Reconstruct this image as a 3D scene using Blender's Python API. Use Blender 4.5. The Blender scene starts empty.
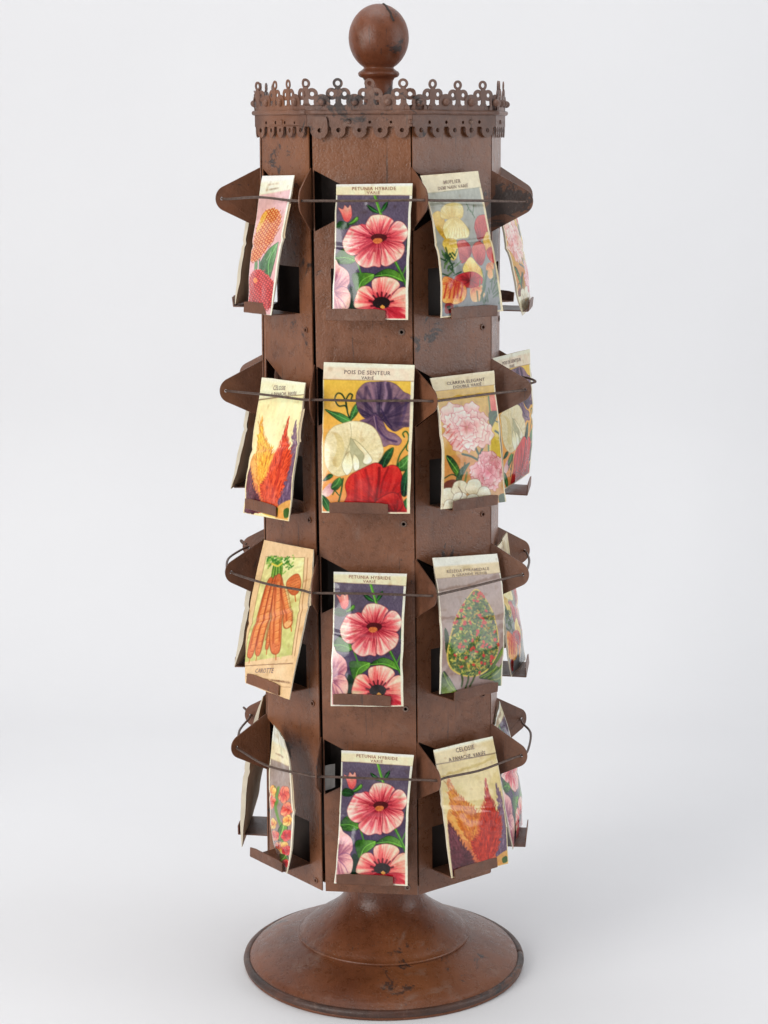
import bpy, math, random
import numpy as np
from mathutils import Vector

random.seed(7)
scene = bpy.context.scene
COL = scene.collection
PI = math.pi

# ------------------------------------------------------------------ helpers
def link(o, parent=None):
    COL.objects.link(o)
    if parent is not None:
        o.parent = parent
    return o

def mesh_obj(name, verts, faces, mat, parent=None, smooth=False, origin=None):
    me = bpy.data.meshes.new(name)
    v = [Vector(p) for p in verts]
    if origin is not None:
        v = [p - Vector(origin) for p in v]
    me.from_pydata([tuple(p) for p in v], [], faces)
    me.update()
    if smooth:
        me.polygons.foreach_set('use_smooth', [True] * len(me.polygons))
    me.materials.append(mat)
    o = bpy.data.objects.new(name, me)
    link(o, parent)
    if origin is not None and parent is None:
        o.location = origin
    return o

def empty(name, loc):
    o = bpy.data.objects.new(name, None)
    o.empty_display_size = 0.02
    link(o)
    o.location = loc
    return o

def flat_shape(loops, thick):
    """2D outline with holes -> (verts, faces) of a thin sheet centred on z=0"""
    cu = bpy.data.curves.new('outline', 'CURVE')
    cu.dimensions = '2D'; cu.fill_mode = 'BOTH'; cu.extrude = thick / 2
    for lp in loops:
        sp = cu.splines.new('POLY')
        sp.points.add(len(lp) - 1)
        for p, (x, y) in zip(sp.points, lp):
            p.co = (x, y, 0, 1)
        sp.use_cyclic_u = True
    ob = bpy.data.objects.new('outline', cu)
    COL.objects.link(ob)
    dg = bpy.context.evaluated_depsgraph_get()
    me = bpy.data.meshes.new_from_object(ob.evaluated_get(dg))
    V = [tuple(v.co) for v in me.vertices]
    F = [tuple(p.vertices) for p in me.polygons]
    bpy.data.objects.remove(ob); bpy.data.curves.remove(cu); bpy.data.meshes.remove(me)
    return V, F

def circle(cx, cy, r, n=20, rev=False, ry=None):
    ry = r if ry is None else ry
    p = [(cx + r * math.cos(2 * PI * i / n), cy + ry * math.sin(2 * PI * i / n)) for i in range(n)]
    return p[::-1] if rev else p

def join_parts(parts):
    V, F = [], []
    for v, f in parts:
        o = len(V)
        V += list(v); F += [tuple(i + o for i in q) for q in f]
    return V, F

def tube_pts(pts, r, n=8):
    """sweep a circle along a polyline of 3D points"""
    pts = [Vector(p) for p in pts]
    V, F = [], []
    up = Vector((0, 0, 1))
    prev = None
    for i, p in enumerate(pts):
        t = (pts[min(i + 1, len(pts) - 1)] - pts[max(i - 1, 0)]).normalized()
        if prev is None:
            a = t.cross(up)
            if a.length < 1e-3:
                a = t.cross(Vector((1, 0, 0)))
            a.normalize()
        else:
            a = (prev - t * prev.dot(t)).normalized()
        prev = a
        b = t.cross(a)
        for k in range(n):
            th = 2 * PI * k / n
            V.append(p + (a * math.cos(th) + b * math.sin(th)) * r)
    for i in range(len(pts) - 1):
        for k in range(n):
            F.append((i * n + k, i * n + (k + 1) % n, (i + 1) * n + (k + 1) % n, (i + 1) * n + k))
    F.append(tuple(range(n))[::-1])
    F.append(tuple(range((len(pts) - 1) * n, len(pts) * n)))
    return V, F

def catmull(P, n=8, closed=False):
    P = [np.array(p, float) for p in P]
    out = []
    N = len(P)
    rng = range(N) if closed else range(N - 1)
    for i in rng:
        if closed:
            a, b, c, d = P[(i - 1) % N], P[i], P[(i + 1) % N], P[(i + 2) % N]
        else:
            b, c = P[i], P[i + 1]
            a = P[i - 1] if i > 0 else 2 * b - c
            d = P[i + 2] if i + 2 < N else 2 * c - b
        for k in range(n):
            t = k / n
            out.append(0.5 * ((2 * b) + (c - a) * t + (2 * a - 5 * b + 4 * c - d) * t * t + (3 * b - a - 3 * c + d) * t ** 3))
    if not closed:
        out.append(P[-1])
    return out

def lathe(profile, cx=0, cy=0, n=96):
    V, F = [], []
    m = len(profile)
    for i in range(n):
        a = 2 * PI * i / n
        for r, z in profile:
            V.append((cx + r * math.cos(a), cy + r * math.sin(a), z))
    for i in range(n):
        j = (i + 1) % n
        for k in range(m - 1):
            F.append((i * m + k, j * m + k, j * m + k + 1, i * m + k + 1))
    return V, F

# ------------------------------------------------------------------ materials
def nodes_of(name):
    m = bpy.data.materials.new(name)
    m.use_nodes = True
    nt = m.node_tree
    return m, nt, nt.nodes['Principled BSDF']

def add(nt, typ, **kw):
    n = nt.nodes.new(typ)
    for k, v in kw.items():
        if k in n.inputs:
            n.inputs[k].default_value = v
        else:
            setattr(n, k, v)
    return n

def ramp(nt, stops, interp='LINEAR'):
    r = nt.nodes.new('ShaderNodeValToRGB')
    r.color_ramp.interpolation = interp
    e = r.color_ramp.elements
    while len(e) < len(stops):
        e.new(0.5)
    for el, (p, c) in zip(e, stops):
        el.position = p
        el.color = (c[0], c[1], c[2], 1) if isinstance(c, (tuple, list)) else (c, c, c, 1)
    return r

def mixc(nt, fac, a, b):
    n = nt.nodes.new('ShaderNodeMix'); n.data_type = 'RGBA'
    for sock, val in ((n.inputs[0], fac), (n.inputs[6], a), (n.inputs[7], b)):
        if hasattr(val, 'is_linked'):
            nt.links.new(val, sock)
        elif isinstance(val, (int, float)):
            sock.default_value = val
        else:
            sock.default_value = (*val, 1)
    return n.outputs[2]

def painted_metal(name, c_a, c_b, chip=0.5, dust=0.35, rough=(0.34, 0.56), scale=1.0, scratch=True, streak=0.6):
    m, nt, bs = nodes_of(name)
    L = nt.links.new
    tc = add(nt, 'ShaderNodeTexCoord')
    co = tc.outputs['Object']
    big = add(nt, 'ShaderNodeTexNoise', Scale=16 * scale, Detail=6.0, Roughness=0.62); L(co, big.inputs['Vector'])
    r1 = ramp(nt, [(0.36, 0.0), (0.66, 1.0)]); L(big.outputs['Fac'], r1.inputs['Fac'])
    col = mixc(nt, r1.outputs['Color'], c_a, c_b)
    mid = add(nt, 'ShaderNodeTexNoise', Scale=85 * scale, Detail=6.0, Roughness=0.72); L(co, mid.inputs['Vector'])
    r2 = ramp(nt, [(0.34, 0.80), (0.5, 1.0), (0.68, 1.14)]); L(mid.outputs['Fac'], r2.inputs['Fac'])
    mu = nt.nodes.new('ShaderNodeMix'); mu.data_type = 'RGBA'; mu.blend_type = 'MULTIPLY'; mu.inputs[0].default_value = 1
    L(col, mu.inputs[6]); L(r2.outputs['Color'], mu.inputs[7]); col = mu.outputs[2]
    # vertical streaks of grime
    ms = add(nt, 'ShaderNodeMapping'); ms.inputs['Scale'].default_value = (70, 70, 22); L(co, ms.inputs['Vector'])
    st = add(nt, 'ShaderNodeTexNoise', Scale=1.0, Detail=5.0, Roughness=0.6); L(ms.outputs['Vector'], st.inputs['Vector'])
    rst = ramp(nt, [(0.32, 0.78), (0.50, 1.0), (0.72, 1.10)]); L(st.outputs['Fac'], rst.inputs['Fac'])
    mu2 = nt.nodes.new('ShaderNodeMix'); mu2.data_type = 'RGBA'; mu2.blend_type = 'MULTIPLY'; mu2.inputs[0].default_value = streak
    L(col, mu2.inputs[6]); L(rst.outputs['Color'], mu2.inputs[7]); col = mu2.outputs[2]
    # rubbed orange patches
    orn = add(nt, 'ShaderNodeTexNoise', Scale=5.5 * scale, Detail=3.0, Roughness=0.5); L(co, orn.inputs['Vector'])
    ro = ramp(nt, [(0.50, 0.0), (0.70, 0.6)]); L(orn.outputs['Fac'], ro.inputs['Fac'])
    col = mixc(nt, ro.outputs['Color'], col, (0.240, 0.086, 0.031))
    # dark chips: warped noise threshold
    cn = add(nt, 'ShaderNodeTexNoise', Scale=30 * scale, Detail=7.0, Roughness=0.72, Distortion=0.8); L(co, cn.inputs['Vector'])
    cm = add(nt, 'ShaderNodeTexNoise', Scale=7 * scale, Detail=2.0); L(co, cm.inputs['Vector'])
    ma = add(nt, 'ShaderNodeMath', operation='MULTIPLY'); L(cn.outputs['Fac'], ma.inputs[0]); L(cm.outputs['Fac'], ma.inputs[1])
    th = 0.385 - 0.06 * chip
    rc = ramp(nt, [(th, 0.0), (th + 0.025, 0.85)]); L(ma.outputs[0], rc.inputs['Fac'])
    col = mixc(nt, rc.outputs['Color'], col, (0.028, 0.023, 0.022))
    # scratches: stretched noise
    if scratch:
        mp = add(nt, 'ShaderNodeMapping'); mp.inputs['Scale'].default_value = (260, 260, 16); mp.inputs['Rotation'].default_value = (0.4, 0.9, 0.3)
        L(co, mp.inputs['Vector'])
        sn = add(nt, 'ShaderNodeTexNoise', Scale=1.0, Detail=2.0); L(mp.outputs['Vector'], sn.inputs['Vector'])
        rs = ramp(nt, [(0.68, 0.0), (0.74, 0.6)]); L(sn.outputs['Fac'], rs.inputs['Fac'])
        col = mixc(nt, rs.outputs['Color'], col, (0.05, 0.032, 0.026))
    # pale rubbed film in cloudy patches
    fm = add(nt, 'ShaderNodeTexNoise', Scale=21 * scale, Detail=8.0, Roughness=0.75, Distortion=0.6); L(co, fm.inputs['Vector'])
    rf = ramp(nt, [(0.56, 0.0), (0.70, 0.40 + 0.25 * dust)]); L(fm.outputs['Fac'], rf.inputs['Fac'])
    col = mixc(nt, rf.outputs['Color'], col, (0.26, 0.165, 0.125))
    # pale dust specks and rubbed film
    vo = add(nt, 'ShaderNodeTexVoronoi', Scale=330 * scale); L(co, vo.inputs['Vector'])
    rv = ramp(nt, [(0.07, 1.0), (0.13, 0.0)]); L(vo.outputs['Distance'], rv.inputs['Fac'])
    gate = add(nt, 'ShaderNodeTexNoise', Scale=24 * scale, Detail=3.0); L(co, gate.inputs['Vector'])
    rg = ramp(nt, [(0.50, 0.0), (0.62, dust)]); L(gate.outputs['Fac'], rg.inputs['Fac'])
    mm = add(nt, 'ShaderNodeMath', operation='MULTIPLY'); L(rv.outputs['Color'], mm.inputs[0]); L(rg.outputs['Color'], mm.inputs[1])
    col = mixc(nt, mm.outputs[0], col, (0.42, 0.34, 0.28))
    # small dents and grime specks
    v2 = add(nt, 'ShaderNodeTexVoronoi', Scale=95 * scale); L(co, v2.inputs['Vector'])
    rv2 = ramp(nt, [(0.06, 0.75), (0.13, 0.0)]); L(v2.outputs['Distance'], rv2.inputs['Fac'])
    m3 = add(nt, 'ShaderNodeMath', operation='MULTIPLY'); L(rv2.outputs['Color'], m3.inputs[0]); L(r1.outputs['Color'], m3.inputs[1])
    col = mixc(nt, m3.outputs[0], col, (0.045, 0.030, 0.025))
    L(col, bs.inputs['Base Color'])
    rr = ramp(nt, [(0.3, rough[0]), (0.75, rough[1])]); L(mid.outputs['Fac'], rr.inputs['Fac'])
    L(rr.outputs['Color'], bs.inputs['Roughness'])
    fine = add(nt, 'ShaderNodeTexNoise', Scale=480 * scale, Detail=3.0); L(co, fine.inputs['Vector'])
    ad = add(nt, 'ShaderNodeMath', operation='MULTIPLY_ADD'); L(mid.outputs['Fac'], ad.inputs[0]); ad.inputs[1].default_value = 2.5; L(fine.outputs['Fac'], ad.inputs[2])
    bp = add(nt, 'ShaderNodeBump', Strength=0.40, Distance=0.0007); L(ad.outputs[0], bp.inputs['Height'])
    L(bp.outputs['Normal'], bs.inputs['Normal'])
    bs.inputs['Specular IOR Level'].default_value = 0.48
    return m

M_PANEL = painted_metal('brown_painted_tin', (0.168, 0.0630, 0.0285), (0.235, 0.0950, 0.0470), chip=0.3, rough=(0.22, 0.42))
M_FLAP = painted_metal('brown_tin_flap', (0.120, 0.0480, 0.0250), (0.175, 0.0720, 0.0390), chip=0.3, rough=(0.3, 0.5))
M_CROWN = painted_metal('worn_gallery_tin', (0.120, 0.060, 0.042), (0.190, 0.095, 0.064), chip=1.0, dust=0.9, scale=1.6)
M_BASE = painted_metal('brown_enamel_base', (0.125, 0.038, 0.015), (0.195, 0.064, 0.026), chip=0.40, dust=1.0, rough=(0.2, 0.44), streak=0.0)
M_RIM = painted_metal('worn_dark_rim', (0.035, 0.022, 0.018), (0.100, 0.042, 0.027), chip=1.0, dust=1.0, scale=1.5, rough=(0.3, 0.55), streak=0.0)
M_WOOD = painted_metal('brown_painted_wood', (0.150, 0.046, 0.019), (0.20, 0.064, 0.028), chip=1.35, dust=0.3, rough=(0.28, 0.5), scale=1.3, streak=0.0)

def simple_mat(name, c, rough=0.5, metal=0.0, nscale=60, var=0.25):
    m, nt, bs = nodes_of(name)
    tc = add(nt, 'ShaderNodeTexCoord')
    nz = add(nt, 'ShaderNodeTexNoise', Scale=nscale, Detail=5.0); nt.links.new(tc.outputs['Object'], nz.inputs['Vector'])
    r = ramp(nt, [(0.3, tuple(x * (1 - var) for x in c)), (0.7, tuple(min(1, x * (1 + var)) for x in c))])
    nt.links.new(nz.outputs['Fac'], r.inputs['Fac'])
    nt.links.new(r.outputs['Color'], bs.inputs['Base Color'])
    bs.inputs['Roughness'].default_value = rough
    bs.inputs['Metallic'].default_value = metal
    bp = add(nt, 'ShaderNodeBump', Strength=0.15, Distance=0.0005); nt.links.new(nz.outputs['Fac'], bp.inputs['Height'])
    nt.links.new(bp.outputs['Normal'], bs.inputs['Normal'])
    return m

M_WIRE = simple_mat('rusty_wire', (0.110, 0.070, 0.054), 0.45, 0.35, 300, 0.4)
M_BARE = simple_mat('bare_grey_tin', (0.115, 0.070, 0.056), 0.36, 0.2, 260, 0.6)
M_EYE = simple_mat('eyelet_tin', (0.20, 0.13, 0.10), 0.4, 0.5, 200, 0.3)
M_KRAFT = simple_mat('old_manila_paper', (0.56, 0.44, 0.29), 0.8, 0, 40, 0.12)
M_EDGE = simple_mat('cream_paper_edge', (0.72, 0.64, 0.50), 0.7, 0, 60, 0.08)

def paper_mat():
    m, nt, bs = nodes_of('printed_paper')
    at = nt.nodes.new('ShaderNodeVertexColor'); at.layer_name = 'print'
    tc = add(nt, 'ShaderNodeTexCoord')
    nz = add(nt, 'ShaderNodeTexNoise', Scale=420.0, Detail=3.0); nt.links.new(tc.outputs['Object'], nz.inputs['Vector'])
    r = ramp(nt, [(0.3, 0.93), (0.7, 1.04)]); nt.links.new(nz.outputs['Fac'], r.inputs['Fac'])
    mu = nt.nodes.new('ShaderNodeMix'); mu.data_type = 'RGBA'; mu.blend_type = 'MULTIPLY'; mu.inputs[0].default_value = 1
    nt.links.new(at.outputs['Color'], mu.inputs[6]); nt.links.new(r.outputs['Color'], mu.inputs[7])
    nt.links.new(mu.outputs[2], bs.inputs['Base Color'])
    bs.inputs['Roughness'].default_value = 0.15
    bs.inputs['Specular IOR Level'].default_value = 0.55
    n2 = add(nt, 'ShaderNodeTexNoise', Scale=38.0, Detail=3.0); nt.links.new(tc.outputs['Object'], n2.inputs['Vector'])
    bp = add(nt, 'ShaderNodeBump', Strength=0.4, Distance=0.0014); nt.links.new(n2.outputs['Fac'], bp.inputs['Height'])
    nt.links.new(bp.outputs['Normal'], bs.inputs['Normal'])
    return m
M_PRINT = paper_mat()

def ink(name, c):
    m, nt, bs = nodes_of(name)
    tc = add(nt, 'ShaderNodeTexCoord')
    nz = add(nt, 'ShaderNodeTexNoise', Scale=900.0, Detail=2.0); nt.links.new(tc.outputs['Object'], nz.inputs['Vector'])
    r = ramp(nt, [(0.35, c), (0.75, tuple(min(1, x * 1.9 + 0.06) for x in c))]); nt.links.new(nz.outputs['Fac'], r.inputs['Fac'])
    nt.links.new(r.outputs['Color'], bs.inputs['Base Color'])
    bs.inputs['Roughness'].default_value = 0.6
    return m
INK = {'brown': ink('brown_ink', (0.25, 0.105, 0.065)), 'dark': ink('dark_ink', (0.16, 0.095, 0.085)), 'faint': ink('faded_ink', (0.28, 0.20, 0.15))}

# ------------------------------------------------------------------ the octagonal column
SIDE = 0.098
RV = SIDE / (2 * math.sin(PI / 8)); AP = RV * math.cos(PI / 8)
TH, TW, LX, X0 = -0.11093, -0.03713, -0.00461, 0.00176
def frame(z, k):
    t = (z - 0.08) / 0.76
    return TH + TW * t + k * PI / 4, X0 + LX * t
def W(k, u, o, z):
    """face k, u along the face, o outwards from it, z up -> world"""
    a, x0 = frame(z, k)
    r = AP + o
    x = x0 + r * math.sin(a) + u * math.cos(a)
    if x < -0.085:                       # the tin is dented in along its left edge, most at the top
        x += 0.0062 * min(1.0, (-0.085 - x) / 0.035) * max(0.0, min(1.0, (z - 0.30) / 0.40))
    return Vector((x, -r * math.cos(a) + u * math.sin(a), z))

TIPZ = [0.810, 0.621, 0.432, 0.243]
TRAYZ = [0.6990, 0.5120, 0.3195, 0.1325]
ZB, ZT = 0.110, 0.8935
FLOOR_Z = -0.0147

root = empty('seed_display_stand', (X0, 0, FLOOR_Z))
root['label'] = 'tall brown painted tin eight-sided seed display stand with round foot, wire guards and ball finial'
root['category'] = 'display stand'
def part(name, V, F, mat, parent=None, smooth=False):
    """mesh in world coordinates -> child of the stand (origin at the stand's base)"""
    off = Vector((X0, 0, FLOOR_Z))
    o = mesh_obj(name, [Vector(v) - off for v in V], F, mat, None, smooth)
    o.parent = parent if parent is not None else root
    return o

U0 = {0: -0.0464, -1: -0.0452, 1: -0.0480}
U1 = {-1: 0.0480}
FLAP_H = 0.0300
def flap_outline(sgn=1, grow=0.0):
    # trapezoid with rounded nose, from hinge (x=0) outwards
    nose = 0.0125; L = 0.0415
    pts = [(0, FLAP_H)]
    for a in np.linspace(62, -62, 13):
        pts.append((L - nose + nose * math.cos(math.radians(a)), nose * math.sin(math.radians(a)) * 1.02))
    pts.append((0, -FLAP_H))
    return pts
panels = {}
for k in range(8):
    kk = k if k <= 4 else k - 8
    u0 = U0.get(kk, -0.0480); u1 = U1.get(kk, 0.0484)
    ztop, zbot = ZT, ZB
    loops = [[(u0, zbot), (u1, zbot), (u1, ztop), (u0, ztop)]]
    for tz, ty in zip(TIPZ, TRAYZ):
        fl = [(u0 + 0.0012 + x, tz + y * 0.97) for x, y in flap_outline()]
        loops.append(fl)
        loops.append([(-0.0305, ty + 0.0012), (0.0277, ty + 0.0012), (0.0277, ty + 0.0465), (-0.0305, ty + 0.0465)])
        loops.append(circle(0.038, tz - 0.125, 0.0017, 12))
    V, F = flat_shape(loops, 0.0012)
    V = [W(kk, x, z, y) for x, y, z in V]
    panels[kk] = part('side_panel', V, F, M_PANEL)
    # eyelets round the screw holes
    for tz in TIPZ[:3] + TIPZ[3:]:
        ring, rf = flat_shape([circle(0, 0, 0.0031, 18), circle(0, 0, 0.0017, 18)], 0.0010)
        part('eyelet', [W(kk, 0.038 + x, 0.0011 + z, tz - 0.125 + y) for x, y, z in ring], rf, M_EYE if kk in (0, 2, 4) else M_FLAP, panels[kk])

# flaps bent out of each panel, one per pocket row, with a wire hole in the nose
OFFS = {0: {-1: .12, 0: .27, 1: .15, 2: .36}, 1: {-1: .10, 0: .42, 1: .26, 2: .22}, 2: {-1: .2, 0: .36, 1: .23, 2: .10}, 3: {-1: .27, 0: .40, 1: .33, 2: .08}}
ZOFF = {0: {-1: 0, 0: .001, 1: .002, 2: -.002}, 1: {-1: -.003, 0: .001, 1: .001, 2: .002}, 2: {-1: -.001, 0: 0, 1: -.001, 2: .003}, 3: {-1: .002, 0: .001, 1: -.001, 2: .001}}
HOLE = 0.0350
def flap_frame(r, j):
    z = TIPZ[r] + ZOFF[r].get(j, 0)
    a, x0 = frame(z, j)
    av = a - PI / 8
    b = av + OFFS[r].get(j, 0.29)
    base = Vector((x0 + RV * math.sin(av), -RV * math.cos(av), z))
    return base, Vector((math.sin(b), -math.cos(b), 0)), Vector((math.cos(b), math.sin(b), 0))
flapV, flapF = flat_shape([[(-.005, FLAP_H * .96)] + flap_outline() + [(-.005, -FLAP_H * .96)], circle(HOLE, 0, 0.0016, 12)], 0.0011)
def tip(r, j, dx=0.0):
    b, d, n = flap_frame(r, j)
    return b + d * (HOLE + dx)
for r in range(4):
    for j in range(-3, 5):
        b, d, n = flap_frame(r, j)
        bend = random.uniform(-0.05, 0.05)
        sq = (lambda x: x) if (j != -1 or r > 1) else (lambda x: x if x > .033 else (-.0062 if x < 0 else -.0050 + x / .033 * .038))
        V = [b + d * sq(x) + Vector((0, 0, 1)) * y * random.uniform(0.995, 1.005) + n * (z + bend * x * x / 0.04) for x, y, z in flapV]
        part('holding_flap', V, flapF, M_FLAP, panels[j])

# trays: a shelf bent out of the panel with a turned-up front lip
for r in range(4):
    for k in range(-3, 5):
        z0 = TRAYZ[r] + {(1, -1): -.0105}.get((r, k), 0); dep = 0.0362; h = 0.0112; t = 0.0011
        sec = [(-0.0004, 0), (dep - .0006, 0), (dep, .0006), (dep, h), (dep - t, h), (dep - t, t), (-0.0004, t)]
        lean = random.uniform(-0.0012, 0.0012); sag = random.uniform(-0.001, 0.0006)
        us = np.linspace(-0.0300, 0.0272 if (r, k) != (0, -1) else 0.0180, 7)
        V, F = [], []
        for i, u in enumerate(us):
            for o, z in sec:
                zz = z * (1.0 - (0.10 if i in (0, 6) and z > .01 else 0))
                V.append(W(k, u, o + lean * (z / h), z0 + zz + sag * o / dep + random.uniform(-.00012, .00012)))
        m = len(sec)
        for i in range(len(us) - 1):
            for q in range(m):
                F.append((i * m + q, i * m + (q + 1) % m, (i + 1) * m + (q + 1) % m, (i + 1) * m + q))
        F.append(tuple(range(m))[::-1]); F.append(tuple(range((len(us) - 1) * m, len(us) * m)))
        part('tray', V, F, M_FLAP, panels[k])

# lids closing the column
def oct_plate(z, r, t):
    a, x0 = frame(z, 0)
    V = []
    for zz in (z, z + t):
        for j in range(8):
            av = a + (j - 0.5) * PI / 4
            V.append((x0 + r * math.sin(av), -r * math.cos(av), zz))
    F = [tuple(range(8))[::-1], tuple(range(8, 16))] + [(j, (j + 1) % 8, 8 + (j + 1) % 8, 8 + j) for j in range(8)]
    return V, F
V, F = oct_plate(0.8860, RV - 0.0030, 0.0015); part('top_plate', V, F, M_PANEL)
V, F = oct_plate(0.1180, RV - 0.0030, 0.0015); part('bottom_plate', V, F, M_PANEL)

# dark shell added inside so the openings look like an unlit hollow
M_HOLLOW_CRACK = simple_mat('hollow_shade_and_crack', (0.030, 0.018, 0.013), 0.7, 0.0, 30, 0.3)
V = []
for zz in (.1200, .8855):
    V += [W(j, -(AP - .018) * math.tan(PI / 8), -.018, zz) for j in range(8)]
part('hollow_shade_shell', V, [(j, (j + 1) % 8, 8 + (j + 1) % 8, 8 + j) for j in range(8)], M_HOLLOW_CRACK)

# ------------------------------------------------------------------ crown
def Wc(x, o, z):
    """x = distance along the octagon's edge measured from the left corner of the front face"""
    k = math.floor(x / SIDE)
    return k, x - (k + 0.5) * SIDE
CO = 0.0042
CS = 1 + CO / AP
# lower strip with scalloped edge and holes, one gallery piece per face
def strip_loops():
    top, notch, cz, rr = 0.8950, 0.8800, 0.8762, 0.0068
    p = [(-SIDE / 2 * CS, top)]
    xs = [-0.0392 * CS + 0.0196 * CS * i for i in range(5)]
    p.append((-SIDE / 2 * CS, notch))
    for x in xs:
        p.append((x - 0.0078, notch))
        for a in np.linspace(165, 375, 11):
            p.append((x + rr * math.cos(math.radians(a)), cz + rr * math.sin(math.radians(a)) * 1.0))
        p.append((x + 0.0078, notch))
    p.append((SIDE / 2 * CS, notch)); p.append((SIDE / 2 * CS, top))
    q = []
    for a in p:
        if not q or (abs(a[0] - q[-1][0]) + abs(a[1] - q[-1][1])) > 1e-5:
            q.append(a)
    holes = []
    for x in xs:
        holes.append(circle(x + random.uniform(-.0006, .0006), cz + 0.0004, random.uniform(.0019, .0027), 12))
    for i in range(4):
        x = xs[i] + 0.0098 * CS
        holes.append(circle(x, 0.8840 + random.uniform(-.0004, .0004), random.uniform(.0012, .0019), 10))
    return [q] + holes
fleuron = []
def ann(cx, cy, ro, ri, t, dz, ry=None):
    v, f = flat_shape([circle(cx, cy, ro, 18), circle(cx, cy, ri, 14)], t)
    return [(x, y, z + dz) for x, y, z in v], f
fl_parts = [ann(0, .0238, .0047, .0023, .0010, 0), ann(-.0060, .0142, .0055, .0020, .0010, .0003), ann(.0060, .0142, .0055, .0020, .0010, .0004)]
v, f = flat_shape([[(-.0062, -.001), (-.0050, .003), (-.0028, .006), (-.0026, .0095), (-.0040, .0125), (-.0036, .0170), (-.0020, .0208), (.0020, .0208), (.0036, .0170), (.0040, .0125), (.0026, .0095), (.0028, .006), (.0050, .003), (.0062, -.001)]], .0010)
fl_parts.append(([(x, y, z + .0007) for x, y, z in v], f))
v, f = flat_shape([[(-.0100, .0035), (-.0094, .0105), (-.0075, .0108), (-.0078, .004), (-.0060, -.001), (-.0100, -.001)]], .0010); fl_parts.append(([(x, y, z + .0010) for x, y, z in v], f))
v, f = flat_shape([[(.0060, -.001), (.0078, .004), (.0075, .0108), (.0094, .0105), (.0100, .0035), (.0100, -.001)]], .0010); fl_parts.append(([(x, y, z + .0011) for x, y, z in v], f))
FLE = join_parts(fl_parts)
# shield disc with a domed boss
dv, df = flat_shape([[(-.0151, -.001), (-.0151, .0036), (-.0090, .0042)] + [(.0078 * math.cos(math.radians(a)), .0068 + .0078 * math.sin(math.radians(a))) for a in range(196, -17, -14)] + [(.0090, .0042), (.0151, .0036), (.0151, -.001)]], .0010)
def dome(cx, cy, r, hgt, n=14, m=5):
    V, F = [], []
    for i in range(m):
        a = i / (m - 1) * PI / 2
        for q in range(n):
            th = 2 * PI * q / n
            V.append((cx + r * math.cos(a) * math.cos(th), cy + r * math.cos(a) * math.sin(th), hgt * math.sin(a)))
    for i in range(m - 1):
        for q in range(n):
            F.append((i * n + q, i * n + (q + 1) % n, (i + 1) * n + (q + 1) % n, (i + 1) * n + q))
    return V, F
bo = dome(0, .0068, .0038, .0046)
SHD = join_parts([([(x, y, z + .0014) for x, y, z in dv], df), ([(x, y, z + .0017) for x, y, z in bo[0]], bo[1])])
sp = 8 * SIDE / 26
ZL = 0.8958
galleries = {}
gal_parts = {k: [] for k in range(-3, 5)}
for k in range(-3, 5):
    v, f = flat_shape(strip_loops(), 0.0011)
    gal_parts[k].append(([W(k, x, CO + z, y) for x, y, z in v], f))
def along(x, y, z):
    """wrap the gallery round the octagon; corners are bent, not stretched"""
    k = math.floor(x / SIDE); u = x - (k + 0.5) * SIDE
    kk = ((k + 3) % 8) - 3
    return W(kk, u * CS, CO + z, ZL + y)
for i in range(26):
    for shp, x0, worn in ((FLE, i * sp, i == 0), (SHD, (i + 0.5) * sp, False)):
        k = math.floor(x0 / SIDE + 1e-6); kk = ((k + 3) % 8) - 3
        if kk in (3, 4, -3): continue      # cresting broken off at the back
        tilt = random.uniform(-0.10, 0.10); lean = random.uniform(-0.06, 0.06); hs = random.uniform(0.96, 1.03)
        V = []
        for x, y, z in shp[0]:
            xx = x + tilt * y * 0.6; yy = y * hs
            V.append(along(x0 + xx, yy, z + lean * y))
        if worn:
            worn_V, worn_F = V, shp[1]
        else:
            gal_parts[kk].append((V, shp[1]))
for k in range(-3, 5):
    V, F = join_parts(gal_parts[k])
    galleries[k] = part('crown_gallery', V, F, M_CROWN)
# bare metal tab folded over the front left corner, below and above the moulding
ear = [(-.0052, -.0035), (-.0066, -.006), (-.0070, -.013), (-.0060, -.0195), (-.003, -.0235), (.001, -.0245), (.005, -.0230), (.0078, -.019), (.0082, -.013), (.0076, -.006), (.0062, -.0035)]
v, f = flat_shape([ear, circle(.0008, -.0165, .0022, 12)], .0010)
tv = [along(x + .0118, y - .003, z + .0024) for x, y, z in v]
V, F = join_parts([(tv, f), (worn_V, worn_F)])
part('corner_tab', V, F, M_CROWN)
# rolled moulding
ringp = []
a, x0 = frame(0.893, 0)
for j in range(8):
    av0 = a + (j - 0.5) * PI / 4; av1 = a + (j + 0.5) * PI / 4
    hw = (AP + CO + .0006) * math.tan(PI / 8)
    for t in np.linspace(-1, 1, 9)[:-1]:
        p = W(j, hw * float(t), CO + .0014, 0.8934 + random.uniform(-.0003, .0003))
        ringp.append(p)
ringp.append(ringp[0])
V, F = tube_pts(ringp, 0.0024, 8); part('crown_moulding', V, F, M_CROWN, smooth=True)
# rivets through the crown strip
for k, u in ((-1, 0.004), (1, 0.0200), (0, 0.0490), (0, -0.0100), (-2, 0.01), (2, -0.01)):
    bv, bf = dome(0, 0, .0024, .0020)
    part('rivet', [W(k, u + x, CO + .0006 + z, 0.8845 + y) for x, y, z in bv], bf, M_EYE if k == 1 else M_CROWN, galleries[k], smooth=True)

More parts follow.
